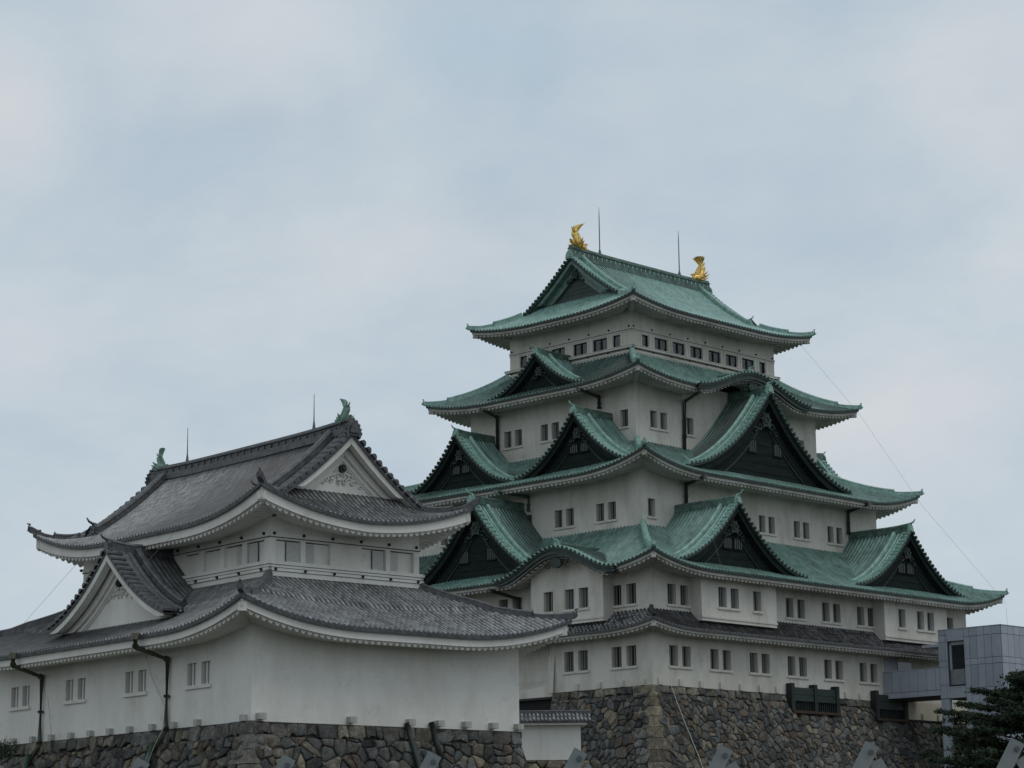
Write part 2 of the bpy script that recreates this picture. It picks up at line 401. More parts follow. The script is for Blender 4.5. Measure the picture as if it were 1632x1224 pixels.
def swirl(mb, T, x, z, y, R, sgn, turns=1.1, r=.035, m=0, a0=0.0):
    pts = []
    for i in range(16):
        t = i/15; a = a0+sgn*t*turns*2*pi; rr = R*(1-.75*t); pts.append(T(x+rr*cos(a)*sgn, y, z+rr*sin(a)))
    mb.tube(pts, [r*(1-.5*i/15) for i in range(16)], 6, m)

def gable_front(parent, T, c, yf, h, zb, prof, st, s=1.0, windows=True, relief=False, rec=.7, boards=True):
    """bargeboards, gable wall, pendant and little windows; prof(|dx|) is roof surface height"""
    n = 24
    xs = [h*(i/n) for i in range(n+1)]
    wl = MB()
    for sg in (-1, 1):
        rows = [[T(c+sg*x, yf-rec, min(zb, prof(x)-.06)), T(c+sg*x, yf-rec, prof(x)-.06)] for x in xs]
        wl.grid(rows, 0, None, False)
    # moulding along the foot
    wl.box(c-h*.93, c+h*.93, yf-rec, yf-rec+.14, zb+.02, zb+.16*s, 1, T)
    if not relief:
        for k in range(1, 9):       # overlapping boards
            zz = zb+.16+(prof(0)-zb)*k/10
            hw = 0
            for x in xs:
                if prof(x)-.5*s > zz: hw = x
            if hw > .6: wl.box(c-hw, c+hw, yf-rec, yf-rec+.03, zz, zz+.05, 0, T)
    wall = wl.build('gable_wall', [st.wall, 'edge_dark' if not relief else 'tile_edge'], parent)
    bb = MB()
    def band(ya, yb, top, th0, th1, m, a=0.0, b=1.0):
        for sg in (-1, 1):
            rows = []
            for i in range(n+1):
                t = a+(b-a)*i/n; x = h*t; th = th0+(th1-th0)*t; z1 = prof(x)-top; z0 = max(z1-th, min(zb+.12, z1-.05))
                rows.append([T(c+sg*x, ya, z1), T(c+sg*x, yb, z1), T(c+sg*x, yb, z0), T(c+sg*x, ya, z0)])
            bb.grid(rows, m, None, False)
    if relief:
        band(yf-.35, yf-.02, .10, .42*s, .30*s, 0)
        band(yf-rec-.01, yf-rec+.22, .10, .85*s, .55*s, 0, 0, .97)
        band(yf-rec-.01, yf-rec+.10, .10, 1.12*s, .75*s, 0, 0, .93)
        band(yf-rec-.01, yf-rec+.05, .10, 1.22*s, .84*s, 0, 0, .91)
    else:
        band(yf-.34, yf-.10, .12, .50*s, .42*s, 0)
        band(yf-rec, yf-.38, .1, .62*s, .52*s, 0)
        band(yf-rec, yf-rec+.16, .1, 1.45*s, 1.0*s, 0, 0, .9)
        band(yf-rec, yf-rec+.09, .1, 1.6*s, 1.12*s, 1, 0, .86)
    bb.build('bargeboard', [st.board, 'edge_dark'], parent)
    # pendant
    pn = MB(); z = prof(0)
    PT = lambda a, b, d: T(c+a, d, b)
    if relief:
        zc = z-1.62*s; y0 = yf-rec
        disc = [(.17*s*cos(2*pi*k/12), zc+.20*s*sin(2*pi*k/12)) for k in range(12)]
        pn.prism(disc, PT, y0, y0+.16, 1)
        pn.prism([(a*.5, zc+(b-zc)*.5) for a, b in disc], PT, y0+.16, y0+.22, 1)
        for sg in (-1, 1):
            swirl(pn, T, c+sg*.20*s, zc-.36*s, y0+.05, .19*s, sg, 1.2, .05*s, 0, -pi/2)
            swirl(pn, T, c+sg*.15*s, zc-.62*s, y0+.05, .15*s, -sg, 1.0, .045*s, 0, pi/2)
            swirl(pn, T, c+sg*.50*s, zc-.40*s, y0+.04, .14*s, sg, 1.2, .04*s, 0, 0)
            swirl(pn, T, c+sg*.62*s, zc-.62*s, y0+.04, .12*s, -sg, 1.1, .038*s, 0, 0)
            swirl(pn, T, c+sg*.86*s, zc-.56*s, y0+.03, .11*s, sg, 1.1, .034*s, 0, 0)
            swirl(pn, T, c+sg*1.10*s, zc-.78*s, y0+.03, .09*s, -sg, 1.0, .03*s, 0, 0)
            swirl(pn, T, c+sg*.40*s, zc-.10*s, y0+.03, .09*s, sg, 1.0, .03*s, 0, 0)
        pn.build('pendant', ['plaster_clean', 'edge_dark'], parent)
    else:
        y0 = yf-rec+.1; zc = z-1.55*s
        star = []
        for k in range(24):
            a = 2*pi*k/24; rr = (.34 if k % 4 else .5)*s*(1.0 if sin(a) > -.3 else 1.25); star.append((rr*cos(a)*1.05, zc+rr*sin(a)))
        pn.prism(star, PT, y0, y0+.22, 0)
        for k in range(6):
            a = 2*pi*k/6; cx, cz = .2*s*cos(a), zc+.2*s*sin(a)
            pn.prism([(cx+.09*s*cos(2*pi*j/8), cz+.09*s*sin(2*pi*j/8)) for j in range(8)], PT, y0+.22, y0+.3, 1)
        for sg in (-1, 1):
            swirl(pn, T, c+sg*.55*s, zc-.45*s, y0+.1, .24*s, sg, 1.1, .07*s, 0, 0)
            swirl(pn, T, c+sg*.95*s, zc-.72*s, y0+.1, .2*s, -sg, 1.1, .06*s, 0, 0)
        pn.build('pendant', ['edge_dark', 'edge_dark'], parent)
    if windows:
        wn = MB(); y0 = yf-rec; off, ww, wh, z0 = windows
        for sg in ((-1, 1) if off else (0,)):
            xc = c+sg*off
            wn.box(xc-ww, xc+ww, y0, y0+.06, z0, z0+wh, 1, T)
            wn.box(xc-ww-.07, xc+ww+.07, y0, y0+.12, z0-.08, z0, 2, T); wn.box(xc-ww-.07, xc+ww+.07, y0, y0+.12, z0+wh, z0+wh+.07, 2, T)
            for k in range(4):
                xx = xc-ww+2*ww*(k+.5)/4; wn.box(xx-.035, xx+.035, y0+.06, y0+.11, z0, z0+wh, 0, T)
        wn.build('gable_window', ['bar_gable', 'void', 'gable'], parent)

def gable(parent, T, c, yf, yb, h, zb, za, m, st, s=1.0, windows=(.85, .32, .62, 0), relief=False, rhs=.45, kara=False, rbk=None, rtop=None, ext=0):
    """dormer gable: two concave slopes (or an undulating kara gable), verge tiles, ridges, ornament and front"""
    if kara: prof = lambda x: zb+(za-zb)*(.5+.5*cos(pi*min(1, x/h)))
    else: prof = lambda x: za-(za-zb)*gcurve(min(1.2, x/h), m)
    rf = MB(); cols = rib_cols(yb, yf-.5 if not kara else yf-.3, st.pitch, st.r); rows = 14
    for sg in (-1, 1):
        P = []; UV = []
        for y, hh in cols:
            row = []; uvr = []
            for j in range(rows+1):
                x = h*j/rows
                # normal offset for the round tiles
                dz = (prof(x+.01)-prof(x))/.01; L = sqrt(1+dz*dz)
                row.append(T(c+sg*(x-dz/L*hh), y, prof(x)+hh/L)); uvr.append((y/st.pitch+50, x/.3+sg*40))
            P.append(row); UV.append(uvr)
        rf.grid(P, 0, UV, False)
    n = 26
    # verge shelf and underside
    for sg in (-1, 1):
        rows_ = [[T(c+sg*h*i/n, yf-.55, prof(h*i/n)+.02), T(c+sg*h*i/n, yf+.03, prof(h*i/n)+.02), T(c+sg*h*i/n, yf+.03, prof(h*i/n)-.12), T(c+sg*h*i/n, yf-.75, prof(h*i/n)-.12)] for i in range(n+1)]
        rf.grid(rows_, 1, None, False)
    # cross-laid verge tiles
    for sg in (-1, 1):
        x = .18; k = 0
        while x < h*1.0:
            dz = (prof(x+.01)-prof(x))/.01; L = sqrt(1+dz*dz); nx, nz = -dz/L, 1/L
            ring = []
            for yy, rr in ((yf-.55, .135*s**.5), (yf+.12, .15*s**.5)):
                ring.append([T(c+sg*(x+cos(a)*rr/L+sin(a)*rr*nx), yy, prof(x)+cos(a)*rr*dz/L+sin(a)*rr*nz*1.2+.03) for a in (0, pi/5, pi*2/5, pi*3/5, pi*4/5, pi)])
            rf.grid(ring, 2, None, False); rf.poly(ring[1], 1)
            x += .40*s**.5/L; k += 1
    rf.build('gable_roof', [st.roof, st.lip, st.ridge], parent)
    rg = MB()
    if not kara:
        for sg in (-1, 1):
            up_ = lambda x, d: T(c+sg*(x), d, prof(x)+.03)
            rg.tube([up_(h*(.02+.96*i/n), yf-.66) for i in range(n+1)], .115, 7, 0)
            rg.tube([up_(h*(.02+.93*i/n), yf-.98) for i in range(n+1)], .10, 7, 0)
            pts = [up_(h*(.02+.82*i/n), yf-1.32) for i in range(n+1)]
            rg.sweep(pts, RIDGE(.13, .30), 0)
            dirv = Vector(pts[-1])-Vector(pts[-2]); oni(rg, Vector(pts[-1])+Vector((0, 0, -.02)), dirv, .38*s, 0)
    else:
        for sg in (-1, 1):
            rg.tube([T(c+sg*h*.98*i/n, yf-.34, prof(h*.98*i/n)+.03) for i in range(n+1)], .10, 7, 0)
            rg.tube([T(c+sg*h*.98*i/n, yf-.62, prof(h*.98*i/n)+.03) for i in range(n+1)], .07, 7, 0)
    yr = yf-.15 if not kara else yf-.5
    rb = rbk if rbk is not None else yb
    pts = [T(c, yr-(yr-rb)*i/6, za-.02+(.10*(1-min(1, i/2.0))**2)) for i in range(7)]
    rg.sweep(pts, RIDGE(.2, rhs), 1)
    p0 = Vector(T(c, yr+.06, za+.02)); dd = Vector(T(c, 1, 0))-Vector(T(c, 0, 0)); oni(rg, p0-Vector((0, 0, .1)), dd, .62*s, 0)
    rg.build('gable_ridge', [st.ridge, st.ridge2], parent)
    if not kara:
        gable_front(parent, T, c, yf, h, zb-.3, prof, st, s, windows, relief)
    else:
        # thick undulating bargeboard with a pendant in the hollow
        bb = MB()
        for (ya, yb2, top, th) in ((yf-.30, yf-.04, .12, .30), (yf-.7, yf-.3, .12, .48)):
            for sg in (-1, 1):
                rows_ = []
                for i in range(n+1):
                    x = h*i/n; z1 = prof(x)-top; t_ = th*(1-.45*(x/h)**3)
                    rows_.append([T(c+sg*x, ya, z1), T(c+sg*x, yb2, z1), T(c+sg*x, yb2, z1-t_), T(c+sg*x, ya, z1-t_)])
                bb.grid(rows_, 0, None, False)
        PT = lambda a, b, d: T(c+a, d, b)
        zc = za-.95; bb.prism([(.42*cos(2*pi*k/14)*(1.3 if k % 2 else 1), zc+.34*sin(2*pi*k/14)) for k in range(14)], PT, yf-.5, yf-.25, 0)
        for sg in (-1, 1):
            swirl(bb, T, c+sg*.75, zc-.08, yf-.35, .25, sg, 1.1, .07, 0, 0)
        bb.build('bargeboard', ['edge_dark'], parent)

def pieces(name, mats, parent, mbs):
    return [m_.build(name, mats, parent) for m_ in mbs]
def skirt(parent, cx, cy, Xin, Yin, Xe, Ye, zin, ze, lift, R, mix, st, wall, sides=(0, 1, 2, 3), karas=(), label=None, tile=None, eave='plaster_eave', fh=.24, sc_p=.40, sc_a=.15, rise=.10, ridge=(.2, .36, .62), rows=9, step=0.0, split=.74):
    """hipped skirt roof round a storey. karas: (side, c, h, height)"""
    rf = MB(); ev = MB(); hips = []
    Ls = lambda q: max(0.0, 1-q/R)**2.3
    allz = []
    for k in range(4):
        if k % 2 == 0: XI, YI, XE, YE, YW = Xin, Yin, Xe, Ye, wall[1]
        else: XI, YI, XE, YE, YW = Yin, Xin, Ye, Xe, wall[0]
        T = sideT(cx, cy, k); ratio = (XE-XI)/(YE-YI)
        ks = [q for q in karas if q[0] == k]
        def zf(x, y, XI=XI, YI=YI, YE=YE, ratio=ratio, ks=ks):
            t = (y-YI)/(YE-YI); q = XI+(y-YI)*ratio-abs(x)
            z = zin-(zin-ze)*gcurve(t, mix)+lift*Ls(max(0, q))*max(0, t)**1.4
            if step and t > .42: z -= step*min(1, (t-.42)*40)
            for (_, c, h, H) in ks:
                dx = abs(x-c)/h
                if dx < 1: z = max(z, ze+H*(.5+.5*cos(pi*dx))-.08)
            return z
        allz.append((T, zf, XI, YI, XE, YE))
        if k not in sides: continue
        hip = lambda x, XI=XI, YI=YI, ratio=ratio: YI if abs(x) <= XI else YI+(abs(x)-XI)/ratio
        roof_side(rf, T, -XE, XE, hip, YE, zf, st.pitch, st.r, rows if not step else rows*2)
        eave_under(ev, T, XE-.1, YE, YW, hip, zf, .12, fh, sc_p, sc_a, rise)
    roof = rf.build('roof', [tile or st.roof, st.lip], parent, label)
    T, zf, XI, YI, XE, YE = allz[0]
    for sx, sy in ((-1, -1), (1, -1), (-1, 1), (1, 1)):
        if 0 not in sides and sy < 0: continue
        def pf(t, sx=sx, sy=sy):
            x = XI+(XE-XI)*t; y = YI+(YE-YI)*t
            return (cx+sx*x, cy+sy*y, zf(x, y)+.03+(.10*max(0, t-.8)/.2))
        rg = MB(); hips.append(rg); hip_ridge(rg, pf, *ridge, split=split)
        p1 = pf(1.0); p0 = pf(.55); corner_beam(ev, (p1[0]-sx*.12, p1[1]-sy*.12, p1[2]), (cx+sx*wall[0], cy+sy*wall[1], p1[2]-.15), -.5-fh*.3, .15, 0)
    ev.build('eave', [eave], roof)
    pieces('hip_ridge', [st.ridge], roof, hips)
    return roof

def irimoya(parent, cx, cy, axis, Xe, Ye, Xg, Yg, za, ze, lift, R, mix, st, wall, ov=.7, label=None, tile=None, eave='plaster_eave', fh=.24, sc_p=.40, sc_a=.15, rise=.10, ridge=(.2, .36, .62), relief=False, gs=1.0, rh=.8):
    rf = MB(); ev = MB(); rg = MB(); ratio = (Xe-Xg)/(Ye-Yg)
    zm = lambda y: za-(za-ze)*gcurve(y/Ye, mix)
    Ls = lambda q: max(0.0, 1-q/R)**2.3
    ks = (0, 2) if axis == 'u' else (1, 3); ke = (1, 3) if axis == 'u' else (2, 0)
    def zlong(x, y):
        t = max(0, (y-Yg)/(Ye-Yg)); q = Xg+(y-Yg)*ratio-abs(x)
        return zm(y)+(lift*Ls(max(0, q))*t**1.4 if t > 0 else 0)
    def zend(x, y):      # x across, y out along ridge axis
        t = (y-Xg)/(Xe-Xg); q = Yg+(y-Xg)/ratio-abs(x)
        return zm(Yg+(y-Xg)/ratio)+(lift*Ls(max(0, q))*t**1.4 if t > 0 else 0)
    WX, WY = (wall[0], wall[1]) if axis == 'u' else (wall[1], wall[0])
    for k in ks:
        T = sideT(cx, cy, k); hip = lambda x: 0 if abs(x) <= Xg-.45 else (Yg+(abs(x)-Xg)/ratio if abs(x) > Xg else 0.0)
        roof_side(rf, T, -Xe, -Xg, hip, Ye, zlong, st.pitch, st.r, 7)
        roof_side(rf, T, Xg, Xe, hip, Ye, zlong, st.pitch, st.r, 7)
        roof_side(rf, T, -Xg, Xg, lambda x: 0.0, Ye, zlong, st.pitch, st.r, 14)
        hp = lambda x: 0 if abs(x) <= Xg else Yg+(abs(x)-Xg)/ratio
        eave_under(ev, T, Xe-.1, Ye, WY, hp, zlong, .12, fh, sc_p, sc_a, rise)
    for k in ke:
        T = sideT(cx, cy, k); hip = lambda x: Xg-ov if abs(x) <= Yg else Xg+(abs(x)-Yg)*ratio
        roof_side(rf, T, -Ye, Ye, hip, Xe, zend, st.pitch, st.r, 6)
        hp = lambda x: Xg-ov if abs(x) <= Yg else Xg+(abs(x)-Yg)*ratio
        eave_under(ev, T, Ye-.1, Xe, WX, hp, zend, .12, fh, sc_p, sc_a, rise)
    roof = rf.build('roof', [tile or st.roof, st.lip], parent, label)
    n = 24; yf = Xg; prof = lambda x: zm(min(x, Ye))
    for k in ke:
        T = sideT(cx, cy, k); h = Yg*1.02; vg = MB()
        for sg in (-1, 1):
            rows_ = [[T(sg*h*i/n, yf-.3, prof(h*i/n)+.02), T(sg*h*i/n, yf+.06, prof(h*i/n)+.02), T(sg*h*i/n, yf+.06, prof(h*i/n)-.14), T(sg*h*i/n, yf-.75, prof(h*i/n)-.14)] for i in range(n+1)]
            vg.grid(rows_, 1, None, False)
            x = .2
            while x < h:
                dz = (prof(x+.01)-prof(x))/.01; L = sqrt(1+dz*dz); nx, nz = -dz/L, 1/L; ring = []
                for yy, rr in ((yf-.50, .14*gs**.5), (yf+.16, .155*gs**.5)):
                    ring.append([T(sg*(x+cos(a)*rr/L+sin(a)*rr*nx), yy, prof(x)+cos(a)*rr*dz/L+sin(a)*rr*nz*1.2+.04) for a in (0, pi/5, pi*2/5, pi*3/5, pi*4/5, pi)])
                vg.grid(ring, 2, None, False); vg.poly(ring[1], 1); x += .40*gs**.5/L
            q = lambda x, d, o=.04: T(sg*x, d, prof(x)+o)
            rg.tube([q(h*i/n, yf-.55) for i in range(n+1)], .10, 7, 0)
            rg.tube([q(h*i/n, yf-.80) for i in range(n+1)], .08, 7, 0)
            hx = Yg*1.02; pts = [q(hx*i/n, yf-1.15) for i in range(n+1)]
            rg.sweep(pts, RIDGE(.16, .36), 0)
            dirv = Vector(pts[-1])-Vector(pts[-2]); oni(rg, Vector(pts[-1]), dirv, .5, 0)
        gable_front(roof, T, 0, yf, Yg, zend(0, Xg-ov)-.1, prof, st if relief else G2, gs, False, relief)
        vg.build('verge', [tile or st.roof, st.lip, st.ridge], roof)
    # main ridge
    T = sideT(cx, cy, 0 if axis == 'u' else 1)
    pts = []
    for i in range(25):
        x = -(Xg+.02)+2*(Xg+.02)*i/24; pts.append(T(x, 0, za+.0+.12*abs(x/Xg)**4))
    rg.sweep(pts, [(-.26, -.15), (-.26, rh*.25), (-.2, rh*.27), (-.2, rh*.62), (-.28, rh*.65), (-.28, rh*.75), (-.18, rh*.78), (-.14, rh), (.14, rh), (.18, rh*.78), (.28, rh*.75), (.28, rh*.65), (.2, rh*.62), (.2, rh*.27), (.26, rh*.25), (.26, -.15)], 1)
    nr = int(2*Xg/.5)
    for i in range(nr):
        x = -Xg+.3+2*(Xg-.3)*i/(nr-1)
        rg.box(x-.05, x+.05, -.25, .25, za+rh*.3, za+rh*.58, 0, T)
    for sg in (-1, 1):
        e0 = Vector(T(sg*(Xg+.08), 0, za-.15)); dd = e0-Vector(T(0, 0, za-.15)); oni(rg, e0, dd, .78*gs, 0, horn=False)
    for sx in (-1, 1):
        for sy in (-1, 1):
            def pf(t, sx=sx, sy=sy):
                x = Xg+(Xe-Xg)*t; y = Yg+(Ye-Yg)*t; z = zlong(x, y)+.03+.1*max(0, t-.8)/.2
                return T(sx*x, sy*y, z)
            hr = MB(); hip_ridge(hr, pf, *ridge, split=.55); hr.build('hip_ridge', [st.ridge], roof)
            p1 = pf(1.0)
            a = T(sx*WX, sy*WY, p1[2]-.15); b = T(sx*(Xe-.12), sy*(Ye-.12), p1[2]); corner_beam(ev, b, a, -.5-fh*.3)
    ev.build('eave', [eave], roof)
    rg.build('ridge', [st.ridge, st.ridge2], roof)
    return roof

def wall_side(mb, T, x0, x1, y, z0, z1, holes, m=0, depth=.4, back='void'):
    """plaster wall face with real openings: holes (xa,xb,za,zb)"""
    xs = sorted({x0, x1, *[v for h in holes for v in h[:2]]}); zs = sorted({z0, z1, *[v for h in holes for v in h[2:]]})
    for i in range(len(xs)-1):
        for j in range(len(zs)-1):
            xa, xb, za, zb = xs[i], xs[i+1], zs[j], zs[j+1]
            if any(h[0]-1e-4 <= xa and xb <= h[1]+1e-4 and h[2]-1e-4 <= za and zb <= h[3]+1e-4 for h in holes): continue
            mb.quad(T(xa, y, za), T(xb, y, za), T(xb, y, zb), T(xa, y, zb), m)
def opening(mb, x0, x1, z0, z1, depth, nb, bm, mr=0, mb_=1, barw=.045, bardepth=.16):
    """reveals, dark back and bars in window-local coords: y into the wall"""
    mb.quad((x0, 0, z0), (x0, depth, z0), (x0, depth, z1), (x0, 0, z1), mr); mb.quad((x1, depth, z0), (x1, 0, z0), (x1, 0, z1), (x1, depth, z1), mr)
    mb.quad((x0, 0, z0), (x1, 0, z0), (x1, depth, z0), (x0, depth, z0), mr); mb.quad((x0, depth, z1), (x1, depth, z1), (x1, 0, z1), (x0, 0, z1), mr)
    mb.quad((x0, depth, z0), (x1, depth, z0), (x1, depth, z1), (x0, depth, z1), mb_)
    for k in range(nb):
        x = x0+(x1-x0)*(k+1)/(nb+1); mb.box(x-barw, x+barw, bardepth, bardepth+.09, z0, z1, bm)

# ================================================================== the keep
PH = bpy.data.objects.new  # alias
UK = radians(90-44.4)
keep = thing('castle_keep', 'tall white five-storey castle keep with tiered green copper roofs and golden ridge fish', 'castle', (8.8013, 149.2108, 0), UK)
CX, CY = 18.03, 15.9
AL = [(18.03, 15.9), (18.03, 15.9), (13.45, 11.37), (10.4, 8.28), (8.27, 6.15)]

def make_win(name, cells, zh, nb, bar, depth=.38, sill=True, mats=('plaster', 'void'), shut=None):
    mb = MB()
    for a, b in cells: opening(mb, a, b, 0, zh, depth, nb, 2)
    if sill: mb.box(cells[0][0]-.10, cells[-1][1]+.10, -.10, 0, -.17, -.02, 0)
    if shut:
        a, b = cells[-1 if shut > 0 else 0]; mb.box(a+(b-a)*(.0 if shut > 0 else .5), a+(b-a)*(.5 if shut > 0 else 1), .30, .34, .02, zh-.02, 2)
    o = mb.build(name, [*mats, bar], None); return o
protos = {}
def place_win(kind, wall, cx, cy, side, xc, y, z):
    """put (a copy of) the window prototype into the wall"""
    if kind == 'pair': kind = ('pair', 'pair_', 'pair', 'pair__', 'pair_')[len(col.objects) % 5]
    o = protos[kind]
    if kind in used: o = o.copy(); col.objects.link(o)
    used.add(kind)
    p = sideT(cx, cy, side)(xc, y, z); o.location = p; o.rotation_euler = (0, 0, SIDE_ROT[side]); o.parent = wall
used = set()
PAIR = [(-1.07, -.21), (.21, 1.07)]
protos['pair'] = make_win('window', PAIR, 1.32, 2, 'bar')
protos['pair_'] = make_win('window', PAIR, 1.32, 3, 'bar', shut=1)
protos['pair__'] = make_win('window', PAIR, 1.32, 2, 'bar', .45, shut=-1)
protos['one'] = make_win('window', [(-.43, .43)], 1.32, 2, 'bar')
protos['pair4'] = make_win('window', [(-.92, -.18), (.18, .92)], 1.22, 2, 'bar')
protos['one4'] = make_win('window', [(-.38, .38)], 1.22, 2, 'bar')
def holes_for(lst):
    H = []
    for kind, xc, z in lst:
        cells, h = {'pair': (PAIR, 1.32), 'one': ([(-.43, .43)], 1.32), 'pair4': ([(-.92, -.18), (.18, .92)], 1.22), 'one4': ([(-.38, .38)], 1.22)}[kind]
        H += [(xc+a, xc+b, z, z+h) for a, b in cells]
    return H
def storey(parent, A, B, z0, z1, wins, mat_='plaster', label=None, extra=None, holes1=[]):
    """wins: side -> list of (kind, x, z)"""
    mb = MB()
    for k in range(4):
        X, Y = (A, B) if k % 2 == 0 else (B, A)
        wall_side(mb, sideT(CX, CY, k), -X, X, Y, z0, z1, holes_for(wins.get(k, []))+(holes1 if k == 1 else []))
    if extra: extra(mb)
    w_ = mb.build('wall', [mat_, 'trim_line'], parent, label)
    for k, L in wins.items():
        Y = B if k % 2 == 0 else A
        for kind, xc, z in L: place_win(kind, w_, CX, CY, k, xc, Y, z)
    return w_
# side 0: x = u-18.03 ; side 1: x = 15.9-v
R0 = lambda u: u-18.03
L1 = lambda v: 15.9-v
w1 = {0: [('pair', R0(2.75+4.125*i), 14.76) for i in range(6)], 1: [('pair', L1(v), 14.76) for v in (2.45, 6.7)], 3: [('pair', -10+5*i, 14.76) for i in range(5)]}
def recess(mb):
    T = sideT(CX, CY, 1); a, b = L1(14.6), L1(8.95); Y0, Y1 = 18.03, 17.0
    mb.quad(T(a, Y1, 13.8), T(b, Y1, 13.8), T(b, Y1, 17.3), T(a, Y1, 17.3)); mb.quad(T(b, Y0, 13.8), T(b, Y1, 13.8), T(b, Y1, 17.3), T(b, Y0, 17.3))
    mb.quad(T(a, Y0, 13.8), T(a, Y1, 13.8), T(a, Y1, 17.3), T(a, Y0, 17.3))
    mb.quad(T(a, Y0, 17.3), T(b, Y0, 17.3), T(b, Y1, 17.3), T(a, Y1, 17.3)); mb.quad(T(a, Y0, 13.8), T(b, Y0, 13.8), T(b, Y1, 14.4), T(a, Y1, 14.4))
first = storey(keep, 18.03, 15.9, 13.45, 18.35, w1, extra=recess, holes1=[(L1(14.6), L1(8.95), 13.8, 17.3)])
w2 = {0: [('pair', R0(2.7), 18.76)]+[('pair', R0(15.15+4.1*i), 18.76) for i in range(3)]+[('one', R0(33.9), 18.76)],
      1: [('pair', L1(2.35), 18.78), ('pair', L1(12.75), 18.78), ('pair', L1(16.5), 18.78)], 3: [('pair', -12+5*i, 18.76) for i in range(5)]}
second = storey(keep, 18.03, 15.9, 18.2, 21.45, w2)
# projecting bays of the second storey
def bay(side, x0, x1, wins, kara=None):
    T = sideT(CX, CY, side); Y = (15.9 if side % 2 == 0 else 18.03); mb = MB(); Y1 = Y+1.0
    wall_side(mb, T, x0, x1, Y1, 17.75, 21.0, holes_for(wins))
    mb.quad(T(x0, Y, 17.75), T(x0, Y1, 17.75), T(x0, Y1, 21.0), T(x0, Y, 21.0)); mb.quad(T(x1, Y1, 17.75), T(x1, Y, 17.75), T(x1, Y, 21.0), T(x1, Y1, 21.0))
    mb.quad(T(x0, Y, 17.75), T(x1, Y, 17.75), T(x1, Y1, 17.75), T(x0, Y1, 17.75)); mb.box(x0-.02, x1+.02, Y1, Y1+.06, 17.95, 18.1, 0, T)
    if kara:
        c_, h_, H_ = kara; rows_ = []
        for i in range(17):
            x = x0+(x1-x0)*i/16; rows_.append([T(x, Y1, 21.0), T(x, Y1, max(21.0, 20.92+H_*(.5+.5*cos(pi*min(1, abs(x-c_)/h_)))-.45))])
        mb.grid(rows_, 0, None, False)
    b = mb.build('bay', ['plaster'], keep, 'projecting white bay of the second storey')
    for kind, xc, z in wins: place_win(kind, b, CX, CY, side, xc, Y1, z)
bay(0, R0(3.87), R0(11.76), [('pair', R0(6.68), 18.76), ('one', R0(9.7), 18.76)])
bay(0, R0(24.2), R0(32.05), [('one', R0(26.35), 18.76), ('pair', R0(29.3), 18.76)])
bay(1, L1(9.8), L1(3.25), [('one', L1(8.2), 18.74), ('pair', L1(5.64), 18.74)], (9.35, 5.45, 1.75))
bay(1, -L1(3.25), -L1(9.8), [('pair', -L1(5.64), 18.74), ('one', -L1(8.2), 18.74)], (-9.35, 5.45, 1.75))
w3 = {0: [('one4', R0(5.5), 25.4)]+[('pair4', R0(18.08+4.05*i), 25.45) for i in range(3)]+[('pair4', R0(14.0), 25.45), ('one4', R0(30.5), 25.4)],
      1: [('pair4', L1(7.9), 25.42), ('pair4', L1(11.85), 25.42), ('pair4', L1(15.9), 25.42), ('pair4', L1(19.9), 25.42), ('pair4', L1(23.4), 25.42)], 3: [('pair4', -8+4*i, 25.42) for i in range(5)]}
third = storey(keep, 13.45, 11.37, 23.9, 29.15, w3)
w4 = {0: [('pair4', R0(10.05), 32.5), ('one4', R0(13.5), 32.5), ('one4', R0(22.6), 32.5), ('pair4', R0(26.0), 32.5)],
      1: [('one4', L1(8.75), 32.5), ('pair4', L1(16.0), 32.55), ('pair4', L1(19.75), 32.55), ('one4', L1(23.1), 32.5)], 3: [('pair4', -5+5*i, 32.5) for i in range(3)]}
fourth = storey(keep, 10.4, 8.28, 30.4, 36.2, w4)
# fifth storey: row of glazed windows between posts, with moulded beams
c5R = [(10.87, 11.62), (12.25, 13.71), (14.28, 15.66), (16.27, 17.68)]; c5R += [(36.06-b, 36.06-a) for a, b in c5R]
c5L = [(10.82, 11.56), (12.11, 13.53), (14.1, 15.48)]; c5L += [(31.8-b, 31.8-a) for a, b in c5L]
z5a, z5b = 38.98, 39.88
mb = MB()
H0 = [(R0(a), R0(b), z5a, z5b) for a, b in c5R]; H1 = [(L1(b), L1(a), z5a, z5b) for a, b in c5L]
for k in range(4):
    X, Y = (8.27, 6.15) if k % 2 == 0 else (6.15, 8.27); T = sideT(CX, CY, k); HH = H0 if k % 2 == 0 else H1
    wall_side(mb, T, -X, X, Y, 37.3, 41.95, HH)
    for z0, z1, o_ in ((40.14, 40.26, .05), (40.00, 40.06, .04), (38.72, 38.86, .30), (38.86, 38.9, .34), (38.45, 38.55, .16), (38.2, 38.45, .12)):
        mb.box(-X-o_, X+o_, Y-.02, Y+o_+(.001*k), z0, z1, 0, T)
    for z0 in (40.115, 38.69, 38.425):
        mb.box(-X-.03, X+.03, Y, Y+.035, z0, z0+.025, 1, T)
    posts = sorted({v for h in HH for v in (h[0]-.10, h[1]+.10)})
    for v in posts: mb.box(v-.08, v+.08, Y-.02, Y+.045, 38.9, 40.0, 0, T)
w5 = mb.build('wall', ['plaster', 'trim_line'], keep)
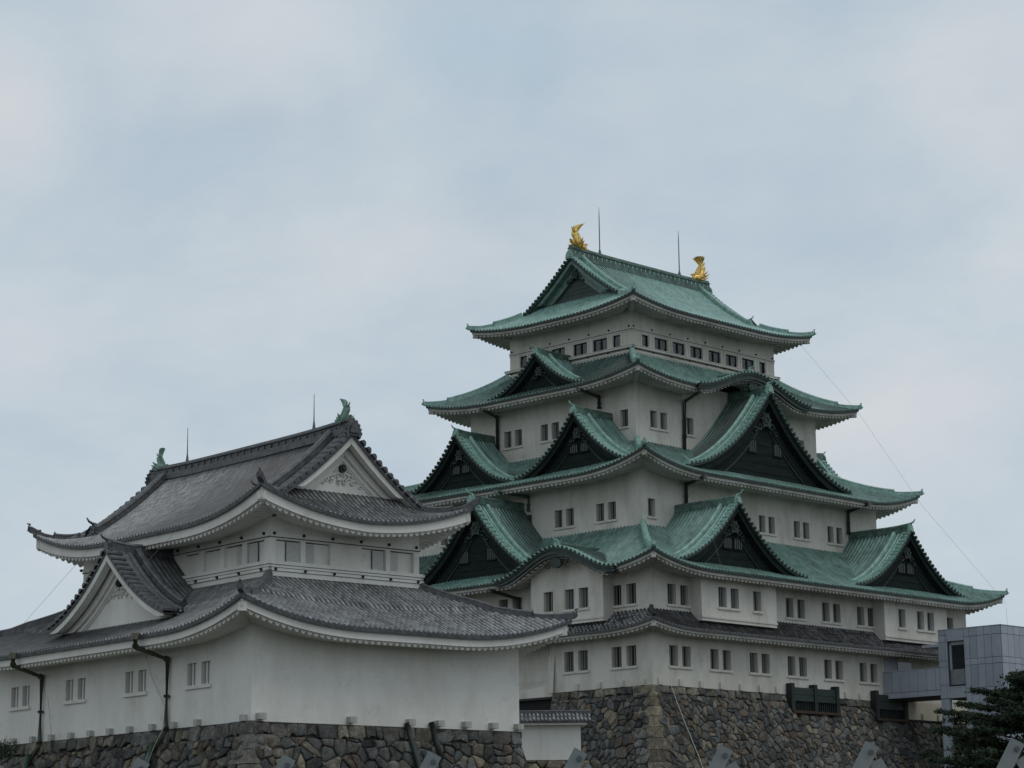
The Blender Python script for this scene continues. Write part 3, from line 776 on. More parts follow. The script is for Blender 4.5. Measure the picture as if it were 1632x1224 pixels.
def glazed(W):
    g_ = MB(); opening(g_, -W/2, W/2, 0, .9, .16, 0, 2, 0, 3)
    fw_ = .05
    g_.box(-W/2, -W/2+fw_, .08, .14, 0, .9, 2); g_.box(W/2-fw_, W/2, .08, .14, 0, .9, 2)
    g_.box(-W/2+fw_, W/2-fw_, .08, .14, 0, fw_, 2); g_.box(-W/2+fw_, W/2-fw_, .08, .14, .9-fw_, .9, 2)
    if W > 1: g_.box(-.04, .04, .07, .14, fw_, .9-fw_, 2); g_.box(W*.18, W*.42, .15, .158, .25, .8, 1)
    g_.box(W*-.38, W*-.1, .15, .158, .1, .7, 1)
    o = g_.build('window', ['plaster', 'bar', 'wood', 'glass'], None); return o
gw, gn = glazed(1.40), glazed(.745); gw_used = gn_used = False
for k in (0, 1, 3):
    for h in (H0 if k == 0 else H1):
        wide = h[1]-h[0] > 1; Y = 6.15 if k == 0 else 8.27
        if wide: o = gw.copy() if gw_used else gw
        else: o = gn.copy() if gn_used else gn
        if (wide and gw_used) or (not wide and gn_used): col.objects.link(o)
        if wide: gw_used = True
        else: gn_used = True
        o.location = sideT(CX, CY, k)((h[0]+h[1])/2, Y, z5a); o.rotation_euler = (0, 0, SIDE_ROT[k]); o.parent = w5
        if wide: o.scale.x = (h[1]-h[0])/1.40
def studs(wall, cx, cy, side, xs, y, z, r):
    b = MB(); stud(b, lambda x, y, z: (x, -y, z), 0, 0, 0, r); p = b.build('nail_cover', ['wood'], wall)
    for i, x in enumerate(xs):
        o = p if i == 0 else p.copy()
        if i: col.objects.link(o)
        o.location = sideT(cx, cy, side)(x, y, z); o.rotation_euler = (0, 0, SIDE_ROT[side])
def stud(mb, T, x, y, z, r=.07, m=0):
    for a, b, rr in ((0, .05, r), (.05, .09, r*.6)):
        ring0 = [(x+r*cos(2*pi*k/8), z+r*sin(2*pi*k/8)) for k in range(8)]
        mb.prism([(x+rr*cos(2*pi*k/8), z+rr*sin(2*pi*k/8)) for k in range(8)], lambda p, q, d: T(p, d, q), y+a, y+b, m)
for k in (0, 1, 3):
    X, Y = (8.27, 6.15) if k == 0 else (6.15, 8.27); n = 9 if k == 0 else 7
    xs = [-X+.22+(2*X-.44)*i/(n-1) for i in range(n)]
    studs(w5, CX, CY, k, xs, Y+.0, 40.36, .075)
    if k < 2: studs(w5, CX, CY, k, xs, Y+.12, 38.62, .06)

# roofs
r1 = skirt(keep, CX, CY, 18.03, 15.9, 19.6, 17.47, 18.32, 17.05, .55, 5, .35, G, (18.03, 15.9), tile='tile_small', label='dark grey clay-tiled skirt roof above the lowest storey', rows=5, ridge=(.15, .28, .5), split=.6, rise=.05)
for ch in r1.children:
    if ch.name.startswith('hip_ridge'): ch.data.materials[0] = M['edge_dark']
r1.data.materials[1] = M['tile_edge']
r2 = skirt(keep, CX, CY, 13.45, 11.37, 20.15, 18.07, 24.75, 20.92, .95, 6.5, .45, GW, (18.03, 15.9), karas=[(1, 9.35, 5.45, 1.75), (1, -9.35, 5.45, 1.75)])
r3 = skirt(keep, CX, CY, 10.4, 8.28, 15.9, 13.78, 31.35, 28.42, 1.15, 7, .45, GW, (13.45, 11.37))
r4 = skirt(keep, CX, CY, 8.27, 6.15, 12.8, 10.68, 38.42, 35.55, .75, 7, .45, GW, (10.4, 8.28), karas=[(0, 0, 6.5, 1.6)])
r5 = irimoya(keep, CX, CY, 'u', 10.4, 8.3, 8.0, 4.95, 46.75, 41.5, .65, 7, .5, G, (8.27, 6.15), gs=.8)
for k in (0,):
    T = sideT(CX, CY, k)
    for xc in (-9.98, 9.98): gable(r2, T, xc, 16.9, 11.2, 7.1, 21.42, 25.95, .85, GW, 1.0, (.55, .42, .68, 22.9), rhs=.5)
    gable(r3, T, 0, 12.1, 8.1, 9.5, 29.25, 35.65, .85, GW, 1.25, (1.45, .42, .85, 31.2), rhs=.55)
    gable(r4, T, 0, 10.82, 6.1, 6.5, 35.60, 37.20, .5, GW, 1.0, kara=True, rhs=.42)
for k in (1, 3):
    T = sideT(CX, CY, k)
    gable(r2, T, 0, 18.6, 13.3, 7.4, 21.35, 27.05, .8, GW, 1.1, (1.35, .42, .8, 23.0), rhs=.55)
    if k == 1:
        for xc in (9.35, -9.35): gable(r2, T, xc, 20.28, 13.6, 5.45, 20.97, 22.72, .5, GW, 1.0, kara=True, rhs=.42)
    for xc in (-5.9, 5.9): gable(r3, T, xc, 14.4, 10.2, 5.75, 29.1, 33.2, .85, GW, .9, (.5, .36, .55, 30.45), rhs=.45)
    gable(r4, T, 0, 12.0, 8.1, 5.0, 35.85, 38.75, .85, GW, .8, False, rhs=.4)

# foot blocks, pipes, rods, cables
def blocks(wall, cx, cy, side, xs, y, z0, hw, dp, h, m):
    """a row of foot blocks along a wall, each a part of its own"""
    b = MB(); b.box(-hw, hw, -dp, .02, 0, h, 0); p = b.build('foot_block', [m], wall)
    for i, x in enumerate(xs):
        o = p if i == 0 else p.copy()
        if i: col.objects.link(o)
        o.location = sideT(cx, cy, side)(x, y, z0); o.rotation_euler = (0, 0, SIDE_ROT[side])
blocks(first, CX, CY, 0, [R0(u) for u in [.6+2.06*i for i in range(6)]+[12.7, 20.5, 22.2]], 15.9, 13.46, .16, .16, .46, 'plaster')
blocks(first, CX, CY, 1, [L1(v) for v in (.8, 2.6, 4.6, 6.6)], 18.03, 13.46, .16, .16, .44, 'plaster')
def pipe(parent, pts, r=.13, m='pipe_black', name='drainpipe', label=None):
    p = MB(); P = [Vector(q) for q in pts]; p.tube(P, r, 9, 0)
    d = (P[0]-P[1]).normalized(); a = Vector(P[0]); p.tube([a-Vector((0, 0, .12)), a+Vector((0, 0, .12))], [r*1.15, r*1.6], 8, 0)
    for i in range(1, len(P)): p.tube([P[i]+(P[i-1]-P[i]).normalized()*.12, P[i]-(P[i-1]-P[i]).normalized()*.01], r*1.25, 9, 0)
    if len(P) > 2:
        e_ = 2 if len(P) > 4 else 1
        seg = P[e_+1]-P[e_]; k = max(1, int(seg.length/1.4))
        for i in range(1, k+1):
            q = P[e_]+seg*i/(k+1); p.tube([q, q+seg.normalized()*.1], r*1.2, 9, 0)
    return p.build(name, [m], parent, label)
UV = lambda u, v, z: (u, v, z)
pipe(keep, [UV(11.7, 5.05, 35.05), UV(12.75, 7.45, 34.8), UV(12.6, 7.45, 30.9)])
pipe(keep, [UV(8.1, 1.95, 28.1), UV(9.0, 4.35, 27.95), UV(8.95, 4.35, 26.4)])
pipe(keep, [UV(27.0, 1.95, 28.2), UV(27.7, 4.35, 27.95), UV(27.66, 4.35, 26.3)])
pipe(keep, [UV(5.05, 20.4, 35.1), UV(7.45, 21.2, 34.95), UV(7.45, 21.2, 31.8)])
pipe(keep, [UV(5.05, 10.7, 35.1), UV(7.45, 10.95, 34.95), UV(7.45, 10.95, 34.1)])
pipe(keep, [UV(-2.25, 12.4, 20.45), UV(-.15, 11.7, 19.95), UV(-.15, 11.7, 18.6)])
pipe(keep, [UV(1.95, 15.9, 28.1), UV(4.45, 15.2, 27.9), UV(4.45, 15.2, 26.9)], .11, 'pipe_green')
def rod(u, v, z0, z1, parent, r=.035):
    p = MB(); p.tube([(u, v, z0), (u, v, z0+.25), (u, v, z0+.5), (u, v, z1-.8), (u, v, z1)], [r*5, r*3, r*1.3, r, .012], 8, 0); p.build('lightning_rod', ['rod'], parent)
rod(13.33, 15.9, 47.45, 51.25, keep); rod(22.6, 15.9, 47.45, 51.2, keep)
def cable(pts, parent, r=.012, m='cable', sag=0, name='cable', label=None):
    p = MB(); P = []
    for a, b in zip(pts[:-1], pts[1:]):
        a = Vector(a); b = Vector(b)
        for i in range(10):
            t = i/10; q = a.lerp(b, t); q.z -= sag*4*t*(1-t); P.append(tuple(q))
    P.append(tuple(pts[-1])); p.tube(P, r, 5, 0, sm=True); p.build(name, [m], parent, label)
cable([UV(26.5, 7.6, 41.5), UV(30.9, 5.2, 35.9), UV(34.0, 2.1, 28.9), UV(38.2, -2.2, 21.3), UV(38.3, -2.3, 17)], keep, .008)
cable([UV(10.5, 7.5, 41.6), UV(9.6, 5.1, 35.9), UV(6.8, 2.0, 28.9), UV(4.5, -2.3, 21.0)], keep, .005, 'cable')

# golden fish on the ridge
def fish(name, parent, u, v, z, facing, s, m, label, axis='u', fan=.80):
    """roof fish: head low and facing inward along the ridge, body rising, forked tail fanned at the top; facing = +-1"""
    f_ = MB()
    X = (lambda a, b, c: (u+facing*a*s, v+b*s, z+c*s)) if axis == 'u' else (lambda a, b, c: (u+b*s, v+facing*a*s, z+c*s))
    # a = towards ridge centre
    spine = [(1.15, .10, .20, .17), (.95, .24, .32, .30), (.62, .30, .38, .36), (.28, .40, .38, .36), (.02, .66, .31, .30), (-.12, 1.0, .24, .24), (-.12, 1.32, .19, .18), (-.02, 1.60, .15, .15), (.06, 1.80, .08, .16)]
    rings = []
    for i, (a, c, rz, ry) in enumerate(spine):
        a0, c0 = spine[max(i-1, 0)][:2]; a1, c1 = spine[min(i+1, len(spine)-1)][:2]
        da, dc = a1-a0, c1-c0; L = math.hypot(da, dc); na, nc = -dc/L, da/L
        rings.append([X(a+na*rz*cos(2*pi*k/12), ry*sin(2*pi*k/12), c+nc*rz*cos(2*pi*k/12)) for k in range(13)])
    f_.grid(rings, 0, None, True); f_.poly(rings[0][:12]); f_.poly(rings[-1][:12])
    PX = lambda a, c, d: X(a, d, c)
    # snout, jaw and brow
    f_.prism([(1.1, -.02), (1.5, .02), (1.58, .14), (1.42, .22), (1.1, .25)], PX, -.15, .15)
    f_.prism([(1.0, -.12), (1.38, -.1), (1.3, -.02), (1.0, .0)], PX, -.13, .13)
    f_.prism([(1.0, .45), (1.3, .55), (1.14, .68), (.9, .66)], PX, -.22, -.1); f_.prism([(1.0, .45), (1.3, .55), (1.14, .68), (.9, .66)], PX, .1, .22)
    # back fins along the spine (ridge side) and belly fins
    for i in range(6):
        t = i/6; a = .72-.62*t; c = .70+.78*t
        f_.prism([(a-.16, c-.10), (a+.14, c+.16), (a+.02, c+.22), (a-.2, c+.12)], PX, -.05, .05)
    for sg in (-1, 1):
        for k in range(4):      # pectoral fins fanned out sideways
            an = -.15+.28*k; y0 = sg*.3
            tip = X(.30-.75*cos(an)*.8, y0+sg*(.55-.05*k), .42+.62*sin(an)+.1)
            b0 = X(.42, y0*.9, .40+.05*k); b1 = X(.26, y0*.9, .52+.05*k); b2 = X(.34, y0*.6, .46+.05*k)
            f_.poly([b0, tip, b1]); f_.poly([b1, tip, b2]); f_.poly([b2, tip, b0])
    f_.prism([(-.12, .28), (-.55, .50), (-.82, .82), (-.62, .78), (-.40, .72), (-.10, .62)], PX, -.1, .1)
    f_.prism([(-.32, .95), (-.56, 1.2), (-.55, 1.58), (-.40, 1.30), (-.22, 1.25)], PX, -.08, .08)
    for sg in (-1, 1):
        for (b0, c0, b1, c1) in ((.25, .35, 1.0, .62), (.25, .5, .85, .95), (.2, .15, .9, .3)):
            f_.tube([X(.25, sg*b0, c0), X(.1, sg*(b0+b1)/2, (c0+c1)/2-.06), X(-.05, sg*b1, c1)], [.12, .08, .015], 5)
    # rayed tail fan, opening upwards and leaning towards the middle of the ridge
    for off in (-.035, .035):
        rows_ = []
        for i in range(15):
            q = -1+2*i/14; row = []
            for j in range(7):
                t = j/6; ln = 1.0-.30*abs(q)**1.6-(.10 if i % 2 else 0)*(t == 1)
                row.append(X(.04-.12*t+.62*(t*ln)**2+off+.05*(i % 2), q*(.10+fan*t*ln), 1.62+1.02*t*ln-.25*(t*ln)**3))
            rows_.append(row)
        f_.grid(rows_, 0, None, False)
    for k in range(5):
        q = -.8+.4*k; f_.tube([X(.04, q*.1, 1.6), X(.02+.15, q*(.1+fan*.5), 2.05), X(.42, q*(.1+fan*.9), 2.34)], [.06, .05, .02], 5)
    for sg in (-1, 1):
        f_.prism([(.0, 1.35), (-.34, 1.62), (-.50, 1.98), (-.26, 1.82), (.0, 1.66)], lambda a, c, d, sg=sg: X(a, d+sg*.12, c), -.03, .03)
    o = f_.build(name, [m], parent, label)
fish('roof_fish', keep, 10.75, 15.9, 47.45, 1, .86, 'gold', 'golden fish ornament over the near gable')
fish('roof_fish', keep, 25.25, 15.9, 47.45, -1, .86, 'gold', 'golden fish ornament at the far end of the ridge')

# recessed wall of the first storey above the gate, dark gate opening
gp = MB(); T = sideT(CX, CY, 1)
gp.box(L1(9.0), L1(8.9), 18.0, 18.1, 13.42, 17.0, 0, T)
gp.quad(T(L1(9.2), 18.06, 15.9), T(L1(8.6), 18.06, 15.9), T(L1(8.6), 18.30, 13.44), T(L1(9.0), 18.30, 13.44), 0)
gp.box(L1(14.6), L1(8.75), 18.04, 18.22, 13.2, 13.8, 0, T)
gp.box(L1(14.6), L1(8.76), 18.04, 18.07, 9.0, 13.2, 1, T)
gp.box(L1(14.6), L1(8.76), 18.10, 18.3, 13.05, 13.2, 2, T)
gp.build('gate_wall', ['plaster', 'void', 'wood'], first)

# ================================================================== stone ramparts
def voronoi_cells(x0, x1, z0, z1, s, jit=.49, aspect=1.15):
    nx = max(1, round((x1-x0)/(s*aspect))); nz = max(1, round((z1-z0)/s)); dx = (x1-x0)/nx; dz = (z1-z0)/nz
    P = {}
    for i in range(-3, nx+3):
        for j in range(-3, nz+3):
            P[i, j] = (x0+(i+.5+random.uniform(-jit, jit)+(.5 if j % 2 else 0))*dx, z0+(j+.5+random.uniform(-jit, jit))*dz)
    for k_ in list(P):
        if random.random() < .26: del P[k_]
    out = []
    for i in range(-1, nx+1):
        for j in range(-1, nz+1):
            if (i, j) not in P: continue
            p = P[i, j]; poly = [(x0, z0), (x1, z0), (x1, z1), (x0, z1)]
            for a in range(-3, 4):
                for b in range(-3, 4):
                    if (a or b) and (i+a, j+b) in P:
                        q = P[i+a, j+b]; mx_, mz_ = (p[0]+q[0])/2, (p[1]+q[1])/2; nx_, nz_ = q[0]-p[0], q[1]-p[1]
                        new = []
                        for k in range(len(poly)):
                            A, B = poly[k], poly[(k+1) % len(poly)]
                            da = (A[0]-mx_)*nx_+(A[1]-mz_)*nz_; db = (B[0]-mx_)*nx_+(B[1]-mz_)*nz_
                            if da <= 0: new.append(A)
                            if da*db < 0: t = da/(da-db); new.append((A[0]+(B[0]-A[0])*t, A[1]+(B[1]-A[1])*t))
                        poly = new
                        if len(poly) < 3: break
                if len(poly) < 3: break
            if len(poly) >= 3:
                ar = abs(sum(poly[k][0]*poly[(k+1) % len(poly)][1]-poly[(k+1) % len(poly)][0]*poly[k][1] for k in range(len(poly))))/2
                if ar > .02: out.append(poly)
    return out
PALETTE = [(.15, .15, .14), (.13, .135, .125), (.17, .16, .14), (.20, .18, .145), (.14, .145, .14), (.10, .105, .10), (.27, .23, .17), (.16, .15, .13), (.12, .12, .11), (.17, .135, .105), (.19, .185, .17), (.09, .09, .088)]
class SMB(MB):
    def __init__(s): super().__init__(); s.c = []
    def stone(s, poly, S, c, gap=.02, bulge=.09):
        cx = sum(p[0] for p in poly)/len(poly); cz = sum(p[1] for p in poly)/len(poly)
        # round the corners, then shrink from the joint
        rp_ = []
        n = len(poly)
        for k in range(n):
            A, B, C_ = poly[k-1], poly[k], poly[(k+1) % n]
            rp_ += [(B[0]+(A[0]-B[0])*.09, B[1]+(A[1]-B[1])*.09), (B[0]+(C_[0]-B[0])*.09, B[1]+(C_[1]-B[1])*.09)]
        size = max(.15, sqrt(abs(sum(poly[k][0]*poly[(k+1) % n][1]-poly[(k+1) % n][0]*poly[k][1] for k in range(n)))/2))
        tx, tz = random.uniform(-.2, .2), random.uniform(-.2, .2); off = random.uniform(-.03, .05)
        def ring(f, dep, jz=.0): return [S(cx+(x-cx)*f, cz+(z-cz)*f, dep+(x-cx)*tx*f+(z-cz)*tz*f+random.uniform(-jz, jz)) for x, z in rp_]
        f0 = max(.6, 1-gap*random.uniform(.6, 1.8)/size*1.6)
        rs = [ring(f0, -.16), ring(f0, bulge*.25+off), ring(f0*.9, bulge*.75+off, .015), ring(f0*.55, bulge+off, .02)]
        b = len(s.v); m_ = len(rp_)
        for r in rs: s.v += r
        for i in range(3):
            for k in range(m_):
                s.f.append((b+i*m_+k, b+i*m_+(k+1) % m_, b+(i+1)*m_+(k+1) % m_, b+(i+1)*m_+k)); s.m.append(0); s.uv.append(None); s.smooth.append(i > 0); s.c.append(c)
        s.f.append(tuple(b+3*m_+k for k in range(m_))); s.m.append(0); s.uv.append(None); s.smooth.append(True); s.c.append(c)
    def build(s, name, mats, parent=None, label=None):
        o = super().build(name, mats, parent, label); me = o.data
        ca = me.color_attributes.new('stone', 'FLOAT_COLOR', 'CORNER'); d = []
        for i, f in enumerate(s.f):
            c = s.c[i] if i < len(s.c) and s.c[i] else (.02, .02, .02)
            d += [*c, 1]*len(f)
        ca.data.foreach_set('color', d); return o
def pick(pal=None):
    c = random.choice(pal or PALETTE); k = random.uniform(.75, 1.5); return tuple(v*k for v in c)

def rampart(name, label, cat, loc, rz, cx, cy, A, B, ztop, zlow, zdet, size, faces, bat=(.24, .012), topcap=True, quoin=1.0, ranges=None, notch=None, qcol=None):
    """battered dry-stone base: individual stones down to zdet, a plain battered skin below"""
    root = thing(name, label, cat, loc, rz)
    off = lambda z: bat[0]*(ztop-z)+bat[1]*(ztop-z)**2
    sm = SMB(); core = MB()
    for k in faces:
        X, Y = (A, B) if k % 2 == 0 else (B, A); T = sideT(cx, cy, k)
        xa, xb = (ranges or {}).get(k, (-X, X))
        S = lambda x, z, d: T(x, Y+off(z)+d, z)
        xl = xa-(off(zdet) if xa <= -X+.01 else 0); xr = xb+(off(zdet) if xb >= X-.01 else 0)
        for poly in voronoi_cells(xl, xr, zdet, ztop-.02 if not topcap else ztop-.55, size):
            c_ = (sum(p[0] for p in poly)/len(poly), sum(p[1] for p in poly)/len(poly))
            if abs(c_[0]) > X+off(c_[1])-quoin*.55 and ((c_[0] > 0 and xb >= X-.01) or (c_[0] < 0 and xa <= -X+.01)): continue
            if notch and any(n_[0] == k and n_[1] < c_[0] < n_[2] and n_[3] < c_[1] < n_[4] for n_ in notch): continue
            sm.stone(poly, S, pick())
            if size > .3 and random.random() < .35:      # small chinking stone over a joint
                p = random.choice(poly); r_ = random.uniform(.06, .13)
                sm.stone([(p[0]+r_*cos(a)*random.uniform(.8, 1.3), p[1]+r_*sin(a)) for a in (0, 1.2, 2.4, 3.7, 5.0)], lambda x, z, d: S(x, z, d+.02), pick(), .01, .05)
        if topcap:
            x = xa
            while x < xb-.2:
                w_ = min(random.uniform(.5, 1.9)*size*1.5, xb-x)
                if xb-x-w_ < .3: w_ = xb-x
                if not (notch and any(n_[0] == k and x+w_ > n_[1] and x < n_[2] for n_ in notch)):
                    sm.stone([(x, ztop-.50+random.uniform(-.16, .10)), (x+w_*.5, ztop-.50+random.uniform(-.16, .12)), (x+w_, ztop-.50+random.uniform(-.16, .10)), (x+w_+random.uniform(-.04, .04), ztop-random.uniform(0, .03)), (x+random.uniform(-.04, .04), ztop-random.uniform(0, .03))], S, pick([(.22, .20, .16), (.24, .22, .17), (.15, .15, .14), (.12, .12, .115), (.17, .16, .14)]), .02, .06)
                x += w_
        # backing
        for z0, z1 in ((zlow, zdet), (zdet, ztop-.05)):
            n = 6
            rows_ = [[T(xx*1.0, Y+off(z0+(z1-z0)*j/n)-.10, z0+(z1-z0)*j/n) for xx in (xa-(off(z0+(z1-z0)*j/n)-.1 if xa <= -X+.01 else 0), xb+(off(z0+(z1-z0)*j/n)-.1 if xb >= X-.01 else 0))] for j in range(n+1)]
            core.grid(rows_, 0, None, False)
    core.box(cx-A-.05, cx+A+.05, cy-B-.05, cy+B+.05, ztop-.3, ztop-.02, 0)
    core.build('backing', ['joint'], root)
    sm.build('stonework', ['stone'], root)
    # quoins at the near corner(s)
    q = SMB()
    for (sx, sy) in ((-1, -1),):
        z = ztop; i = 0
        while z > zdet-.5:
            hgt = random.uniform(.62, .8)*quoin; la, lb = ((1.7, .75) if i % 2 else (.75, 1.7)); la *= quoin; lb *= quoin
            z0, z1 = z-hgt+.03, z; o0, o1 = off(z0), off(z1); e = .05
            P = [(-A-o0-e, -B-o0-e, z0), (-A-o0+la, -B-o0-e, z0), (-A-o0+la, -B-o0+.5, z0), (-A-o0-e+.5, -B-o0+lb, z0), (-A-o0-e, -B-o0+lb, z0)]
            Q = [(-A-o1-e, -B-o1-e, z1), (-A-o1+la, -B-o1-e, z1), (-A-o1+la, -B-o1+.5, z1), (-A-o1-e+.5, -B-o1+lb, z1), (-A-o1-e, -B-o1+lb, z1)]
            c = pick(qcol or [(.25, .215, .155), (.21, .185, .14), (.28, .24, .17)])
            jt = lambda p: (cx+p[0]+random.uniform(-.02, .02), cy+p[1]+random.uniform(-.02, .02), p[2])
            P = [jt(p) for p in P]; Q = [jt(p) for p in Q]
            for a in range(5):
                b = (a+1) % 5; q.quad(P[a], P[b], Q[b], Q[a]); q.c.append(c)
            q.poly(Q); q.c.append(c); q.poly(P); q.c.append(c)
            z -= hgt; i += 1
    qo = q.build('cornerstone', ['stone'], root)
    bv = qo.modifiers.new('bevel', 'BEVEL'); bv.width = .045; bv.segments = 2; bv.limit_method = 'ANGLE'
    return root
ramp = rampart('stone_rampart', 'tall battered stone base under the large keep, with tan cornerstones at its near corner', 'stone wall', (8.8013, 149.2108, 0), UK,
               CX, CY, 18.05, 15.92, 13.45, 0, 6.5, .40, (0, 1), ranges={1: (L1(8.75), 15.92)}, notch=[(0, R0(13.75), R0(19.1), 12.15, 13.5), (0, R0(23.5), R0(27.3), 12.0, 13.5)])
# the same base beyond the gate
ja = SMB()
for poly in voronoi_cells(L1(31.8), L1(14.6), 7.0, 13.42, .5): ja.stone(poly, lambda x, z, d: sideT(CX, CY, 1)(x, 18.08+.24*(13.45-z)+d, z), pick())
ja.build('stonework', ['stone'], ramp)
cb_ = MB(); T_ = sideT(CX, CY, 1); cb_.quad(T_(L1(31.8), 18.0+.24*6.5, 7), T_(L1(14.6), 18.0+.24*6.5, 7), T_(L1(14.6), 18.0, 13.4), T_(L1(31.8), 18.0, 13.4)); cb_.build('backing', ['joint'], ramp)
ja = SMB()
z = 13.42
while z > 8.5:
    h_ = random.uniform(.42, .6)
    for v0, v1 in ((7.3, 8.1), (8.1, 8.8)):
        o0, o1 = .24*(13.45-z+h_), .24*(13.45-z); c = pick([(.26, .23, .175), (.23, .20, .15)])
        P = [(-o0-.09, v0, z-h_), (-o0-.09, v1-.02, z-h_), (-o1-.09, v1-.02, z-.02), (-o1-.09, v0, z-.02)]
        ja.quad(*P); ja.c.append(c)
        ja.quad(P[1], (1.5, v1-.02, z-h_), (1.5, v1-.02, z-.02), P[2]); ja.c.append(c)
    z -= h_
ja.build('gate_jamb', ['stone'], ramp)

# dark timber and copper shutters let into the top of the rampart
def lattice(u0, u1, z0, z1, posts, label):
    t = thing('lattice_shutter', label, 'shutter', (8.8013, 149.2108, 0), UK, None)
    T = sideT(CX, CY, 0); p = MB()
    for u in posts: p = MB(); p.box(R0(u)-.17, R0(u)+.17, 15.95, 16.42, z0, z1+.25, 0, T); p.build('post', ['wood'], t)
    b = MB()
    for a, c in zip(posts[:-1], posts[1:]):
        for i in range(4): b.box(R0(a)+.17, R0(c)-.17, 16.02, 16.34-.03*(i % 2), z0+.82+i*(z1-z0-.82)/4, z0+.82+(i+1)*(z1-z0-.82)/4-.01, 0, T)
    b.build('board', ['green_board'], t)
    l = MB()
    for a, c in zip(posts[:-1], posts[1:]):
        n = int((c-a)/.22)
        for i in range(1, n): l.box(R0(a)+(c-a)*i/n-.04, R0(a)+(c-a)*i/n+.04, 16.0, 16.22, z0+.18, z0+.82, 0, T)
        l.box(R0(a), R0(c), 15.55, 15.98, z0-.05, z1, 2, T)
    l.box(R0(posts[0])-.1, R0(posts[-1])+.1, 15.9, 16.5, z0-.02, z0+.16, 1, T)
    l.build('lattice', ['wood', 'brown', 'void'], t)
lattice(13.7, 19.1, 12.2, 13.95, (13.9, 16.45, 18.95), 'dark green shutter with three black posts over a lattice, left of the footbridge')
lattice(23.4, 27.1, 12.05, 13.9, (23.6, 27.1), 'dark shutter between black posts under the end of the grey footbridge')
# cream parapet beyond the footbridge
cp = MB(); T = sideT(CX, CY, 0); cp.box(R0(27.3), R0(36.0), 15.93, 16.45, 12.25, 13.5, 0, T)
for u in (29.0, 31.0, 33.0): cp.box(R0(u)-.16, R0(u)+.16, 16.45, 16.6, 12.26, 12.7, 0, T)
cp.build('lower_wall', ['cream'], first)
# pale rope hanging down the rampart near the corner
rp_ = MB(); pts = [(1.72, -.12, 14.6), (1.5, -.14, 14.1), (1.42, -.3, 13.4), (1.5, -.75, 12.2), (1.75, -1.3, 10.6), (2.05, -1.9, 8.9), (2.2, -2.6, 7.0)]
rp_.tube(pts, [.01, .013, .02, .026, .026, .026, .026], 6, 0); ro = rp_.build('rope', ['hose']); ro.location = (8.8013, 149.2108, 0); ro.rotation_euler = (0, 0, UK)
ro['label'] = 'pale rope hanging from a low window down the near corner of the large stone base'; ro['category'] = 'rope'

# ================================================================== corner turret
UT = radians(90-49.181)
TL = (-9.632, 85.0, 0)
tur = thing('corner_turret', 'white two-tiered corner turret with grey tiled roofs and green bronze fish on the ridge', 'turret', TL, UT)
TX, TY = 6.45, 9.913
LT = lambda v: TY-v
RT = lambda u: u-TX
# lower storey
def twin_win():
    mb = MB()
    for a, b in ((-.80, -.155), (.155, .80)): opening(mb, a, b, 0, .84, .42, 2, 2, 0, 1, .05, .12)
    mb.box(-.86, .86, -.09, 0, -.15, -.02, 0)
    return mb.build('window', ['plaster_clean', 'void', 'bar_white'], None)
tw = twin_win(); tz = 8.76
lw = MB(); HL = []
for v in (3.5, 7.95, 12.55, 17.06): HL += [(LT(v)-.80, LT(v)-.155, tz, tz+.84), (LT(v)+.155, LT(v)+.80, tz, tz+.84)]
for k in range(4):
    X, Y = (6.45, 9.913) if k % 2 == 0 else (9.913, 6.45)
    wall_side(lw, sideT(TX, TY, k), -X, X, Y, 7.2, 11.0, HL if k == 1 else [])
lwall = lw.build('wall', ['plaster_clean'], tur)
for i, v in enumerate((3.5, 7.95, 12.55, 17.06)):
    o = tw if i == 0 else tw.copy()
    if i: col.objects.link(o)
    o.location = sideT(TX, TY, 1)(LT(v), 6.45, tz); o.rotation_euler = (0, 0, SIDE_ROT[1]); o.parent = lwall
blocks(lwall, TX, TY, 1, [LT(v) for v in (.35, 3.4, 5.03, 6.54, 8.18, 9.67, 11.15, 12.67, 14.23, 15.77, 17.35)], 6.45, 7.22, .12, .2, .23, 'beam')
blocks(lwall, TX, TY, 0, [RT(u) for u in (.35, 4.46, 7.27, 8.7, 10.05, 11.43, 12.75)], 9.913, 7.27, .15, .28, .23, 'beam')
